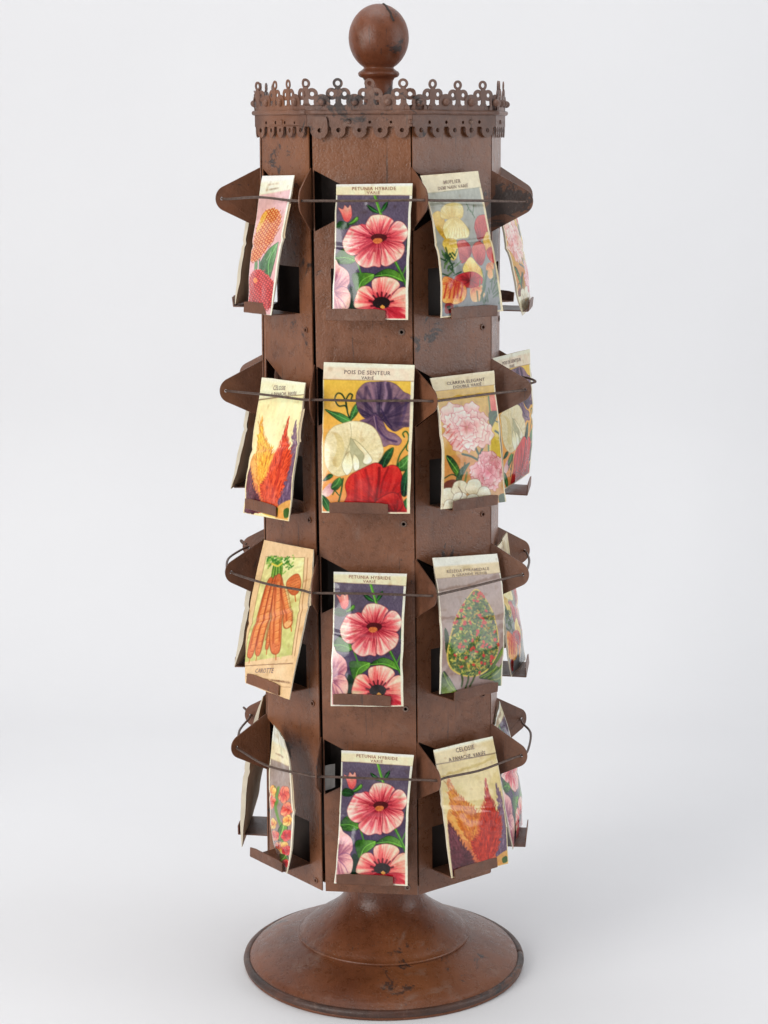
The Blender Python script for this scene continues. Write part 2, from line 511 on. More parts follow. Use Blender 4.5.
# finial
axis_x = X0 + LX * 1.1
fin = [(0.0, .8875), (.020, .8875), (.0200, .8895), (.0175, .8930), (.0158, .9000), (.0146, .9100), (.0140, .9200), (.0144, .9255), (.0160, .9282),
       (.0190, .9292), (.0206, .9310), (.0208, .9328), (.0198, .9344), (.0176, .9356), (.0150, .9378)]
for a in np.linspace(-60, 90, 26):
    fin.append((.0302 * math.cos(math.radians(a)), .9675 + .0332 * math.sin(math.radians(a))))
fin[-1] = (0.0001, fin[-1][1])
V, F = lathe(fin, axis_x, 0, 64); fino = part('finial', V, F, M_WOOD, smooth=True)
cr = []
for x, z in ((.0045, 1.0000), (.0075, .9975), (.0092, .9940), (.0118, .9905), (.0126, .9868), (.0148, .9825)):
    q = 1 - (x / .0302) ** 2 - ((z - .9675) / .0332) ** 2
    cr.append((axis_x + x, -.0302 * math.sqrt(max(q, 0)), z))
V, F = tube_pts(cr, .0013, 6); part('crack', V, F, M_HOLLOW_CRACK, fino)

# pedestal
dish = [(.0925, .0185), (.0950, .0172), (.1040, .0150), (.1160, .0112), (.1280, .0062), (.1390, .0006), (.1440, -.0024), (.1462, -.0058), (.1490, -.0062), (.1506, -.0054), (.1516, -.0068),
        (.1517, -.0086), (.1508, -.0100), (.1512, -.0112), (.1519, -.0128), (.1512, -.0145), (0.1488, -.0147), (.1440, -.0125), (.1300, -.0010), (.1000, .0080), (.0800, .0110)]
V, F = lathe(dish, X0, 0, 128); part('base_dish', V, F, M_BASE, smooth=True)
rimp = [(X0 + 1 * 0.1488 * math.cos(a), 0.1488 * math.sin(a), -.0086) for a in np.linspace(0, 2 * PI, 145)]
V, F = tube_pts(rimp, 0.0042, 10); o = part('rim_bead', V, F, M_RIM, smooth=True)
stem = [(.0925, .0184), (.0938, .0200), (.0934, .0216), (.0916, .0222), (.0893, .0236), (.0845, .0280), (.0757, .0346), (.0660, .0410), (.0560, .0484), (.0480, .0560), (.0430, .0640), (.0405, .0760), (.0395, .0900), (.0392, .1175)]
stem = [tuple(p) for p in catmull(stem, 4)]
V, F = lathe(stem, X0, 0, 96); part('flared_stem', V, F, M_BASE, smooth=True)

# ------------------------------------------------------------------ wire guards
def wire_path(r, js, pre=(), post=(), mids=()):
    pts = list(pre)
    for i, j in enumerate(js):
        if i > 0:
            a, b = tip(r, js[i - 1]), tip(r, j)
            for t in (0.12, 0.5, 0.88):
                p = a.lerp(b, t)
                sagv = dict(mids).get((js[i - 1], t), None)
                if sagv: p = p + Vector(sagv)
                p.z += random.uniform(-.0004, .0004)
                pts.append(p)
        pts.append(tip(r, j))
    pts += list(post)
    return pts
def hook(r, j, s, size=0.010):
    b, d, n = flap_frame(r, j)
    t = b + d * HOLE
    c = t + d * 0.004
    return [t + n * s * 0.004 + d * 0.002, c + n * s * size + d * .001, c + n * s * size * 1.1 + d * .006 + Vector((0, 0, .004)), c + n * s * .004 + d * .005 + Vector((0, 0, .006)), t - n * s * .001 + Vector((0, 0, .003)) + d * .002]
wires = [
    wire_path(0, [-1, 0, 1, 2], mids=(((-1, 0.5), (0, 0, 0.0025)),)),
    wire_path(1, [-1, 0, 1, 2], post=[tip(1, 2) + Vector((.003, .03, .001)), tip(1, 2) + Vector((.0135, .040, .003)), tip(1, 2) + Vector((.0085, .060, .004)), tip(1, 2) + Vector((.0005, .064, .005))]),
    wire_path(2, [-2, -1, 0, 1, 2, 3], pre=hook(2, -2, -1, .006)[::-1], mids=(((-2, .5), (-.012, -.002, .001)), ((-2, .88), (-.006, -.004, 0)), ((-2, .12), (-.006, 0, 0)), ((-1, .12), (-.001, -.004, 0)), ((-1, .5), (-.002, -.003, -.001)), ((2, .5), (.006, 0, .001)), ((2, .12), (.003, -.002, 0)), ((2, .88), (.003, .002, 0)))),
    wire_path(3, [-2, -1, 0, 1, 2, 3], pre=hook(3, -2, -1, .008)[::-1], mids=(((2, 0.5), (.009, .0, .004)), ((2, .12), (.006, 0, 0)), ((-2, .5), (-.004, -.003, .001)), ((1, 0.5), (0, -.002, -.002)), ((-1, 0.5), (-.007, -.006, -.0025)), ((-1, 0.12), (-.002, -.002, -.001)), ((-1, 0.88), (-.002, -.002, -.001)))),
]
for w in wires:
    P = catmull(w, 6)
    V, F = tube_pts(P, 0.00125, 8)
    part('wire_guard', V, F, M_WIRE, smooth=True)

# ------------------------------------------------------------------ the printed fronts: a small painter in each packet's own layout
def hash2(ix, iy, seed):
    n = (ix.astype(np.int64) * 374761393 + iy.astype(np.int64) * 668265263 + seed * 1442695041) & 0x7fffffff
    n = ((n ^ (n >> 13)) * 1274126177) & 0x7fffffff
    return ((n ^ (n >> 16)) & 0xffff) / 65535.0
def vnoise(x, y, seed=0):
    ix, iy = np.floor(x), np.floor(y)
    fx, fy = x - ix, y - iy
    fx = fx * fx * (3 - 2 * fx); fy = fy * fy * (3 - 2 * fy)
    a = hash2(ix, iy, seed); b = hash2(ix + 1, iy, seed); c = hash2(ix, iy + 1, seed); d = hash2(ix + 1, iy + 1, seed)
    return (a * (1 - fx) + b * fx) * (1 - fy) + (c * (1 - fx) + d * fx) * fy
def C(*c):
    return np.array(c, float)

class Art:
    def __init__(s, TL, TR, BL, BR, ML=None, MR=None, nx=116, ny=214, tm=0.5):
        s.nx, s.ny, s.tm = nx, ny, tm
        TL, TR, BL, BR = map(lambda p: np.array(p, float), (TL, TR, BL, BR))
        s.q = (TL, TR, BL, BR, (TL + BL) / 2 if ML is None else np.array(ML, float), (TR + BR) / 2 if MR is None else np.array(MR, float))
        S, T = np.meshgrid((np.arange(nx * 2) + .5) / (nx * 2), (np.arange(ny * 2) + .5) / (ny * 2))
        s.S, s.T = S, T
        s.X, s.Y = s.fwd(S, T)
        s.img = np.zeros(S.shape + (3,)) + 200.
    def fwd(s, S, T):
        TL, TR, BL, BR, ML, MR = s.q
        l0 = (T - .5) * (T - 1) * 2; l1 = -4 * T * (T - 1); l2 = 2 * T * (T - .5)
        out = []
        for i in (0, 1):
            out.append((1 - S) * (l0 * TL[i] + l1 * ML[i] + l2 * BL[i]) + S * (l0 * TR[i] + l1 * MR[i] + l2 * BR[i]))
        return out
    def inv(s, x, y):
        S = np.full(np.shape(x), .5); T = np.full(np.shape(x), .5)
        for _ in range(12):
            e = 1e-4
            a, b = s.fwd(S, T); a1, b1 = s.fwd(S + e, T); a2, b2 = s.fwd(S, T + e)
            j11, j21, j12, j22 = (a1 - a) / e, (b1 - b) / e, (a2 - a) / e, (b2 - b) / e
            det = j11 * j22 - j12 * j21
            rx, ry = x - a, y - b
            S = S + (j22 * rx - j12 * ry) / det; T = T + (-j21 * rx + j11 * ry) / det
        return S, T
    def region(s, pts, smooth=True, jag=None, X=None, Y=None):
        P = np.array(catmull(pts, 5, True)) if smooth else np.array(pts, float)
        X = s.X if X is None else X; Y = s.Y if Y is None else Y
        if jag is not None:
            amp, fr, sd = jag
            X = X + (vnoise(s.X / fr, s.Y / fr, sd) - .5) * 2 * amp; Y = Y + (vnoise(s.X / fr + 50, s.Y / fr, sd + 1) - .5) * 2 * amp
        x0, y0 = P.min(0); x1, y1 = P.max(0)
        idx = np.nonzero((X >= x0) & (X <= x1) & (Y >= y0) & (Y <= y1))
        if len(idx[0]) == 0:
            return idx
        px, py = X[idx], Y[idx]
        ins = np.zeros(px.shape, bool)
        n = len(P)
        for i in range(n):
            (xa, ya), (xb, yb) = P[i], P[(i + 1) % n]
            if ya == yb: continue
            c = ((ya > py) != (yb > py)) & (px < (xb - xa) * (py - ya) / (yb - ya) + xa)
            ins ^= c
        return (idx[0][ins], idx[1][ins])
    def put(s, idx, col, a=1.0):
        if len(idx[0]) == 0: return
        a = np.asarray(a)
        if a.ndim == 1: a = a[:, None]
        s.img[idx] = s.img[idx] * (1 - a) + col * a
    def ground(s, c0, c1, n=6, fr=9, seed=3):
        t = s.T[..., None]
        s.img = C(*c0) * (1 - t) + C(*c1) * t + (vnoise(s.X / fr, s.Y / (fr * 2), seed)[..., None] - .5) * 2 * n
    def fill(s, pts, c, c2=None, ax=None, smooth=True, n=8, fr=14, jag=None, a=1.0, edge=None, ew=4, seed=5):
        idx = s.region(pts, smooth, jag)
        if len(idx[0]) == 0: return
        X, Y = s.X[idx], s.Y[idx]
        col = np.tile(C(*c), (len(X), 1))
        if c2 is not None:
            (xa, ya), (xb, yb) = ax if ax else (np.array(pts[0], float), np.array(pts[len(pts) // 2], float))
            d2 = (xb - xa) ** 2 + (yb - ya) ** 2
            t = np.clip(((X - xa) * (xb - xa) + (Y - ya) * (yb - ya)) / d2, 0, 1)[:, None]
            col = col * (1 - t) + C(*c2) * t
        if n: col = col + (vnoise(X / fr, Y / fr, seed)[:, None] - .5) * 2 * n
        s.put(idx, col, a)
        if edge is not None:
            s.line(pts, ew, edge, .55, closed=True)
    def petal(s, pts, base, c0, c1, c2, freq=26, st=.30, seed=1, mid=.45, edge=None, ew=3, jag=None, amt=10):
        idx = s.region(pts, True, jag)
        if len(idx[0]) == 0: return
        X, Y = s.X[idx] - base[0], s.Y[idx] - base[1]
        r = np.hypot(X, Y); r = r / max(r.max(), 1e-6)
        an = np.arctan2(Y, X)
        nz = vnoise(an * freq / 4 + 40, r * 1.6, seed) * .5 + vnoise(an * freq * .7 + 90, r * 2.2, seed + 7) * .5
        rr = np.clip(r + (nz - .5) * 2.9 * st, 0, 1)[:, None]
        col = np.where(rr < mid, C(*c0) + (C(*c1) - C(*c0)) * (rr / mid), C(*c1) + (C(*c2) - C(*c1)) * ((rr - mid) / (1 - mid)))
        col = col + (vnoise(s.X[idx] / 5, s.Y[idx] / 5, seed + 3)[:, None] - .5) * 2 * amt
        s.put(idx, col)
        if edge is not None: s.line(pts, ew, edge, .5, closed=True)
    def line(s, pts, w, c, a=1.0, closed=False, taper=False, smooth=True):
        P = np.array(catmull(pts, 5, closed)) if smooth and len(pts) > 2 else np.array(pts, float)
        if closed: P = np.vstack([P, P[:1]])
        x0, y0 = P.min(0) - w; x1, y1 = P.max(0) + w
        idx = np.nonzero((s.X >= x0) & (s.X <= x1) & (s.Y >= y0) & (s.Y <= y1))
        if len(idx[0]) == 0: return
        px, py = s.X[idx], s.Y[idx]
        best = np.full(px.shape, 1e9)
        N = len(P) - 1
        for i in range(N):
            A, B = P[i], P[i + 1]
            d = B - A; l2 = max((d ** 2).sum(), 1e-9)
            t = np.clip(((px - A[0]) * d[0] + (py - A[1]) * d[1]) / l2, 0, 1)
            wd = w / 2 * (1 - (i / N) * .8 if taper else 1)
            dist = np.hypot(px - A[0] - t * d[0], py - A[1] - t * d[1]) / max(wd, .1)
            best = np.minimum(best, dist)
        k = np.clip((1.35 - best) / .7, 0, 1) * a
        s.put(idx, C(*c), k)
    def leaf(s, pts, c, cl, vein=True, edge=(30, 55, 30)):
        s.fill(pts, tuple(x * .78 for x in c), cl, n=10, fr=9)
        P = np.array(pts, float)
        ct = P.mean(0); d = P - ct
        i = np.argmax((d ** 2).sum(1)); j = np.argmax(((P - P[i]) ** 2).sum(1))
        s.line([P[i], ct, P[j]], 4, tuple(min(255, x * 1.45 + 15) for x in cl), .6)
        if vein:
            for t in (.25, .5, .75):
                b = P[i] * (1 - t) + P[j] * t
                q = P[np.argsort(((P - b) ** 2).sum(1))[:2]]
                for e in q: s.line([b, b + (e - b) * .7], 3, tuple(min(255, x * 1.3 + 10) for x in cl), .4)
        s.line(pts, 4, edge, .6, closed=True)
    def border(s, c, left=.02, right=.03, bot=.012, top=0.0):
        m = (s.S < left) | (s.S > 1 - right) | (s.T > 1 - bot) | (s.T < top)
        s.img[m] = C(*c) + (vnoise(s.X / 12, s.Y / 12, 9)[m][:, None] - .5) * 10
    def header(s, yl, yr, c, c0=None, rule=None, split=None, w=3):
        # everything above the line from (left, yl) to (right, yr)
        xl, xr = s.q[0][0], s.q[1][0]
        yy = yl + (s.X - xl) / (xr - xl) * (yr - yl)
        m = s.Y < yy
        col = C(*c) + (vnoise(s.X / 30, s.Y / 30, 11)[m][:, None] - .5) * 14
        s.img[m] = col
        if split is not None:
            y2 = split[0] + (s.X - xl) / (xr - xl) * (split[1] - split[0])
            k = np.clip((y2 - s.Y) / 14 + .5, 0, 1)[..., None]
            s.img = np.where((s.Y < yy)[..., None], s.img * (1 - k) + C(*c0) * k, s.img)
        if rule is not None:
            d = np.abs(s.Y - yy)
            k = (np.clip((w * 1.4 - d) / w, 0, 1) * .8)[..., None]
            s.img = s.img * (1 - k) + C(*rule) * k
    def dashes(s, x0, y0, x1, y1, n, h, c, a=.5, seed=0):
        rnd = random.Random(seed)
        for i in range(n):
            if rnd.random() < .14: continue
            t0 = i / n; t1 = (i + .7) / n
            p = (x0 + (x1 - x0) * t0, y0 + (y1 - y0) * t0); q = (x0 + (x1 - x0) * t1, y0 + (y1 - y0) * t1)
            s.line([p, q], h * rnd.uniform(.6, 1), c, a * rnd.uniform(.5, 1), smooth=False)
    def done(s):
        # ageing: soft yellowed stains, then average 2x2 -> cell colours -> linear
        st = vnoise(s.S * 3 + 5, s.T * 5, 21)
        im = s.img * (1 - .05 * np.clip(st - .5, 0, 1)[..., None] * 2 * C(.4, .7, 1.4))
        g = im.mean(2, keepdims=True)
        im = g + (im - g) * 0.95
        im = 142 + (im - 142) * 1.2
        im = np.clip(im, 6, 243)
        im = im.reshape(s.ny, 2, s.nx, 2, 3).mean((1, 3)) / 255.
        return np.where(im <= .04045, im / 12.92, ((im + .055) / 1.055) ** 2.4)

CREAM = (236, 220, 186)
def art_petunia(nx=116, ny=214):
    A = Art((105, 92), (592, 85), (75, 958), (562, 962), (90, 555), (574, 550), nx, ny)
    A.ground((112, 102, 118), (70, 58, 88), 9, 5)
    A.img += ((np.sin(A.X * .9) * 3)[..., None])
    G, GL, GD = (52, 106, 44), (104, 156, 66), (30, 66, 38)
    A.line([(350, 165), (372, 240), (398, 320)], 16, (92, 160, 60)); A.line([(347, 170), (368, 240), (392, 315)], 5, (150, 205, 95), .8)
    A.leaf([(305, 240), (340, 255), (378, 292), (345, 290), (318, 270)], GD, (60, 120, 60), False)
    A.leaf([(432, 216), (405, 245), (392, 290), (420, 268), (434, 240)], GD, (60, 120, 60), False)
    A.leaf([(105, 385), (130, 355), (180, 366), (188, 395), (150, 410), (115, 405)], G, GD, False)
    A.leaf([(185, 372), (240, 322), (246, 346), (208, 376)], G, GL, False)
    A.petal([(122, 262), (150, 272), (162, 245), (182, 262), (197, 243), (206, 285), (203, 330), (180, 358), (155, 345), (140, 300)], (180, 355), (205, 80, 85), (235, 130, 125), (245, 185, 170), 10, .2, 3, edge=(150, 60, 70))
    A.leaf([(92, 600), (130, 550), (165, 540), (228, 585), (236, 612), (190, 632), (120, 630)], (52, 98, 42), (90, 138, 58))
    A.fill([(190, 790), (215, 770), (245, 820), (235, 895), (185, 895)], (28, 60, 45), n=6)
    A.petal([(60, 610), (100, 605), (122, 640), (160, 660), (188, 690), (194, 740), (178, 775), (198, 815), (196, 860), (180, 900), (120, 960), (60, 960)], (88, 800), (150, 84, 112), (226, 168, 168), (246, 210, 194), 16, .34, 4, edge=(130, 74, 96))
    A.line([(95, 790), (140, 770), (180, 778)], 5, (120, 70, 120), .7); A.line([(95, 820), (140, 850), (165, 890)], 5, (130, 80, 130), .6); A.line([(95, 760), (130, 720), (160, 690)], 4, (170, 110, 150), .5)
    A.leaf([(212, 695), (270, 682), (352, 690), (342, 722), (290, 762), (245, 802), (222, 762)], (56, 108, 40), (110, 162, 66))
    A.leaf([(352, 702), (400, 668), (450, 655), (512, 682), (552, 738), (480, 717), (420, 707)], (50, 100, 40), (104, 156, 64))
    A.line([(480, 600), (520, 680), (560, 770)], 17, (70, 130, 50)); A.line([(484, 605), (522, 680), (560, 760)], 5, (130, 190, 90), .7)
    A.line([(240, 610), (268, 685)], 10, (80, 140, 55)); A.line([(530, 690), (555, 635)], 8, (90, 150, 60)); A.line([(562, 470), (556, 530)], 10, (40, 90, 45))
    D, Mm, Lt = (150, 28, 50), (222, 104, 112), (252, 230, 212)
    E = (150, 50, 65)
    A.petal([(345, 440), (330, 390), (300, 378), (270, 372), (240, 382), (200, 392), (170, 440), (146, 500), (162, 550), (210, 577), (262, 560), (322, 512), (352, 482)], (370, 470), D, Mm, (250, 212, 198), 30, .34, 11, .5, E, 4)
    A.petal([(430, 442), (452, 392), (488, 350), (530, 356), (560, 402), (556, 455), (520, 492), (470, 487), (428, 472)], (385, 470), D, (224, 100, 108), Lt, 30, .28, 12, .5, E, 4)
    A.petal([(362, 485), (320, 515), (262, 558), (228, 592), (250, 630), (300, 652), (350, 640), (392, 642), (398, 560), (385, 500)], (378, 470), D, Mm, (249, 196, 184), 36, .34, 13, .46, E, 4)
    A.petal([(385, 490), (398, 560), (393, 622), (430, 640), (480, 612), (522, 582), (542, 530), (530, 495), (470, 478), (420, 475)], (380, 465), D, Mm, (247, 200, 185), 36, .36, 14, .46, E, 4)
    A.petal([(305, 352), (330, 316), (380, 306), (432, 316), (472, 345), (452, 380), (425, 442), (390, 457), (342, 452), (312, 412), (296, 380)], (380, 465), D, (226, 106, 110), (248, 214, 192), 34, .34, 15, .48, E, 4)
    A.line([(392, 500), (396, 560), (392, 632)], 5, (140, 40, 60), .7); A.line([(330, 505), (280, 540), (250, 562)], 4, (150, 50, 70), .6); A.line([(430, 478), (490, 485), (535, 495)], 4, (140, 40, 60), .6)
    for (q0, q1) in (((300, 440), (190, 480)), ((310, 460), (185, 530)), ((320, 470), (230, 550)), ((335, 430), (325, 345)), ((365, 425), (365, 330)), ((395, 425), (410, 335)), ((420, 430), (450, 350)), ((450, 440), (520, 385)), ((460, 455), (545, 430)), ((350, 510), (270, 620)), ((365, 520), (320, 640)), ((380, 520), (365, 635)), ((405, 510), (430, 620)), ((430, 500), (490, 590)), ((320, 540), (255, 590)), ((450, 500), (520, 560))):
        A.line([q0, ((q0[0] + q1[0]) / 2 + 6, (q0[1] + q1[1]) / 2 - 4), q1], 8, (168, 44, 66), .42, taper=True)
    for (q0, q1) in (((350, 560), (335, 630)), ((420, 540), (455, 610)), ((470, 400), (520, 400)), ((215, 430), (180, 500))):
        A.line([q0, q1], 14, (250, 214, 198), .5, smooth=False)
    for q in ((318, 430), (300, 460), (450, 430), (455, 455), (340, 425), (425, 425)):
        A.line([(378, 466), q], 7, (110, 25, 45), .6, taper=True)
    A.fill([(328, 465), (345, 440), (380, 434), (420, 440), (432, 462), (405, 485), (365, 492)], (92, 26, 36), n=12, fr=6)
    A.fill([(342, 482), (356, 466), (390, 464), (402, 480), (380, 497), (355, 496)], (205, 120, 70), n=22, fr=5)
    A.fill([(305, 575), (325, 560), (330, 590), (312, 600)], (190, 70, 90), a=.5)
    A.petal([(225, 890), (240, 810), (268, 770), (320, 765), (348, 802), (352, 852), (330, 892)], (390, 868), (170, 30, 50), (232, 110, 110), (248, 206, 182), 26, .32, 16, .45, E, 4)
    A.petal([(562, 780), (510, 773), (468, 812), (440, 848), (450, 890), (565, 905)], (390, 868), (180, 40, 60), (236, 130, 120), (248, 212, 188), 26, .3, 17, .4, E, 4)
    A.petal([(430, 888), (555, 895), (575, 945), (470, 962), (415, 940)], (390, 868), (150, 20, 42), (205, 60, 75), (240, 160, 150), 24, .34, 18, .6, E, 4)
    A.petal([(240, 900), (330, 885), (420, 890), (430, 960), (300, 975), (230, 960)], (390, 868), (160, 30, 50), (222, 90, 100), (244, 180, 165), 24, .3, 20, .5, E, 4)
    A.petal([(338, 737), (370, 713), (432, 706), (492, 725), (512, 760), (470, 802), (440, 847), (372, 852), (346, 802)], (392, 868), (170, 30, 50), (232, 110, 108), (248, 214, 190), 28, .34, 19, .45, E, 4)
    for q in ((320, 850), (345, 820), (450, 815), (470, 850), (400, 800), (330, 880), (370, 805), (430, 806)):
        A.line([(395, 868), q], 12, (70, 15, 30), .75, taper=True)
    A.fill([(340, 865), (360, 835), (400, 825), (445, 842), (448, 872), (420, 892), (365, 890)], (48, 14, 24), n=8, fr=6)
    A.fill([(388, 886), (402, 874), (418, 886), (404, 896)], (220, 160, 80))
    A.border((238, 230, 214), .022, .034, .012)
    A.header(171, 171, CREAM, rule=(150, 120, 110), c0=(244, 236, 220), split=(112, 106), w=2)
    return A

def art_pois(nx=124, ny=214):
    A = Art((25, 45), (590, 62), (10, 980), (555, 987), (18, 510), (574, 520), nx, ny)
    A.ground((226, 196, 84), (232, 152, 92), 6, 9)
    G, GL, GD = (50, 100, 52), (90, 150, 80), (26, 66, 46)
    A.line([(198, 408), (180, 360), (165, 312), (122, 312), (98, 270), (114, 236), (142, 242), (166, 285), (172, 320)], 9, GD)
    A.line([(176, 335), (166, 285), (186, 240), (206, 245), (200, 268)], 9, GD)
    A.leaf([(35, 335), (80, 345), (140, 358), (190, 388), (204, 412), (150, 416), (98, 385)], G, GL)
    A.leaf([(195, 400), (195, 360), (215, 315), (237, 298), (243, 345), (220, 382)], G, GL)
    P1, P2, P3 = (62, 48, 76), (104, 84, 106), (158, 128, 146)
    A.petal([(230, 240), (252, 200), (290, 170), (350, 165), (420, 163), (472, 180), (522, 226), (568, 262), (566, 422), (520, 442), (470, 467), (430, 442), (395, 402), (350, 382), (290, 387), (250, 352), (231, 300)], (380, 400), P1, P2, (146, 116, 128), 30, .5, 31, .55, (60, 44, 80), 4)
    for pts, c, w, a in (([(330, 190), (335, 260), (345, 340)], (160, 124, 140), 24, .5), ([(410, 170), (415, 240), (390, 340)], (170, 140, 160), 18, .6), ([(425, 180), (440, 260), (420, 350)], P1, 26, .7), ([(470, 280), (490, 330), (480, 420)], P1, 40, .6), ([(540, 270), (530, 340), (500, 430)], (80, 64, 104), 16, .5), ([(290, 200), (285, 280), (300, 360)], P1, 20, .5), ([(380, 180), (378, 260), (370, 350)], P1, 9, .6), ([(385, 330), (420, 400), (450, 440)], (60, 45, 80), 10, .8)):
        A.line(pts, w, c, a)
    A.petal([(252, 408), (300, 384), (350, 362), (392, 400), (422, 460), (472, 482), (508, 520), (492, 550), (440, 545), (400, 557), (362, 500), (330, 432)], (340, 380), (88, 66, 92), (128, 100, 122), (156, 126, 140), 22, .35, 32, .5, (70, 50, 90), 5)
    A.line([(352, 380), (365, 450), (420, 510), (480, 530)], 12, (80, 60, 100), .8); A.line([(340, 375), (352, 430), (358, 480)], 6, (180, 150, 165), .7)
    A.line([(478, 690), (500, 612), (545, 542), (552, 492), (536, 466), (518, 480), (526, 502)], 9, (58, 104, 56)); A.line([(545, 542), (540, 575), (552, 590)], 7, (58, 104, 56))
    A.leaf([(478, 702), (500, 650), (562, 612), (566, 690), (520, 712)], (60, 116, 52), (110, 164, 90))
    A.leaf([(498, 835), (500, 770), (546, 698), (553, 750), (545, 850), (520, 875)], GD, (46, 96, 60))
    A.leaf([(505, 930), (540, 885), (560, 900), (556, 965), (510, 980)], G, (80, 140, 80), False)
    A.leaf([(368, 667), (395, 620), (420, 585), (462, 565), (452, 620), (420, 677), (395, 692)], GD, (56, 104, 58))
    W1, W2, W3 = (196, 180, 128), (216, 202, 158), (230, 220, 186)
    A.petal([(36, 560), (48, 490), (90, 440), (150, 418), (210, 403), (272, 410), (332, 435), (367, 480), (392, 540), (402, 590), (372, 652), (300, 692), (250, 702), (180, 732), (120, 747), (68, 720), (38, 660)], (205, 620), (198, 190, 150), W2, W3, 44, .22, 33, .5, (170, 150, 100), 5)
    A.fill([(95, 480), (140, 500), (160, 560), (150, 630), (120, 690), (85, 660), (110, 590), (112, 530)], (206, 184, 120), n=12, fr=7, a=.45)
    A.fill([(195, 505), (240, 548), (278, 605), (300, 660), (250, 695), (212, 650), (196, 580)], (176, 172, 136), n=8)
    A.petal([(212, 515), (250, 535), (300, 588), (333, 640), (302, 668), (274, 652), (284, 610), (245, 565)], (212, 515), (200, 192, 150), W2, (242, 236, 212), 12, .2, 34, .4, (120, 110, 80), 4)
    A.petal([(148, 655), (190, 590), (212, 650), (207, 700), (176, 737), (150, 702)], (195, 590), (206, 196, 150), (232, 226, 190), (243, 238, 215), 12, .2, 35, .4, (120, 110, 80), 4)
    A.petal([(218, 605), (250, 640), (252, 692), (224, 708), (212, 660)], (230, 600), (206, 196, 150), (232, 226, 190), (240, 236, 210), 8, .2, 36, .4, (130, 120, 90), 4)
    A.line([(195, 420), (200, 470), (192, 540), (150, 650)], 4, (150, 138, 96), .7)
    A.leaf([(22, 775), (60, 733), (88, 742), (60, 768)], GD, G, False)
    A.petal([(18, 842), (70, 788), (92, 830), (60, 872), (15, 872)], (90, 800), (190, 130, 150), (220, 180, 180), (232, 206, 200), 9, .2, 37)
    A.leaf([(75, 822), (90, 780), (132, 753), (142, 790), (110, 832)], (52, 100, 56), (96, 150, 80), False)
    A.line([(150, 760), (140, 830), (120, 910)], 10, (44, 92, 52)); A.line([(122, 865), (98, 838), (84, 862)], 7, (44, 92, 52))
    A.leaf([(14, 868), (50, 890), (78, 942), (62, 978), (22, 935)], (38, 88, 52), (80, 130, 76), False)
    R0, R1, R2 = (124, 18, 26), (186, 36, 38), (208, 60, 52)
    A.petal([(163, 800), (192, 742), (235, 713), (300, 678), (350, 658), (387, 670), (402, 690), (452, 672), (492, 690), (511, 740), (502, 800), (507, 870), (520, 930), (510, 990), (150, 990), (172, 870)], (380, 940), (140, 22, 28), R1, R2, 40, .36, 38, .45, (100, 14, 22), 5)
    for pts, w, c, a in (([(375, 690), (372, 760), (348, 910)], 16, R0, .8), ([(430, 690), (400, 760), (380, 850)], 12, R0, .6), ([(290, 700), (310, 790), (305, 900)], 14, R0, .45), ([(230, 740), (230, 820), (225, 900)], 22, R0, .35), ([(255, 720), (262, 800), (262, 900)], 12, (226, 84, 70), .5), ([(340, 680), (345, 760), (330, 860)], 14, (222, 80, 66), .5), ([(470, 690), (460, 770), (440, 840)], 20, (214, 66, 58), .6), ([(200, 780), (195, 840), (190, 900)], 9, (220, 80, 66), .5)):
        A.line(pts, w, c, a)
    A.petal([(345, 912), (400, 868), (450, 848), (492, 868), (508, 950), (440, 978), (350, 960)], (470, 980), (96, 12, 20), (160, 28, 34), (206, 60, 54), 16, .3, 39, .4, (90, 10, 20), 5)
    A.border((236, 224, 200), .012, .035, .012)
    A.header(150, 162, (232, 214, 190), c0=(240, 228, 208), split=(72, 88), rule=(140, 104, 84), w=2)
    return A

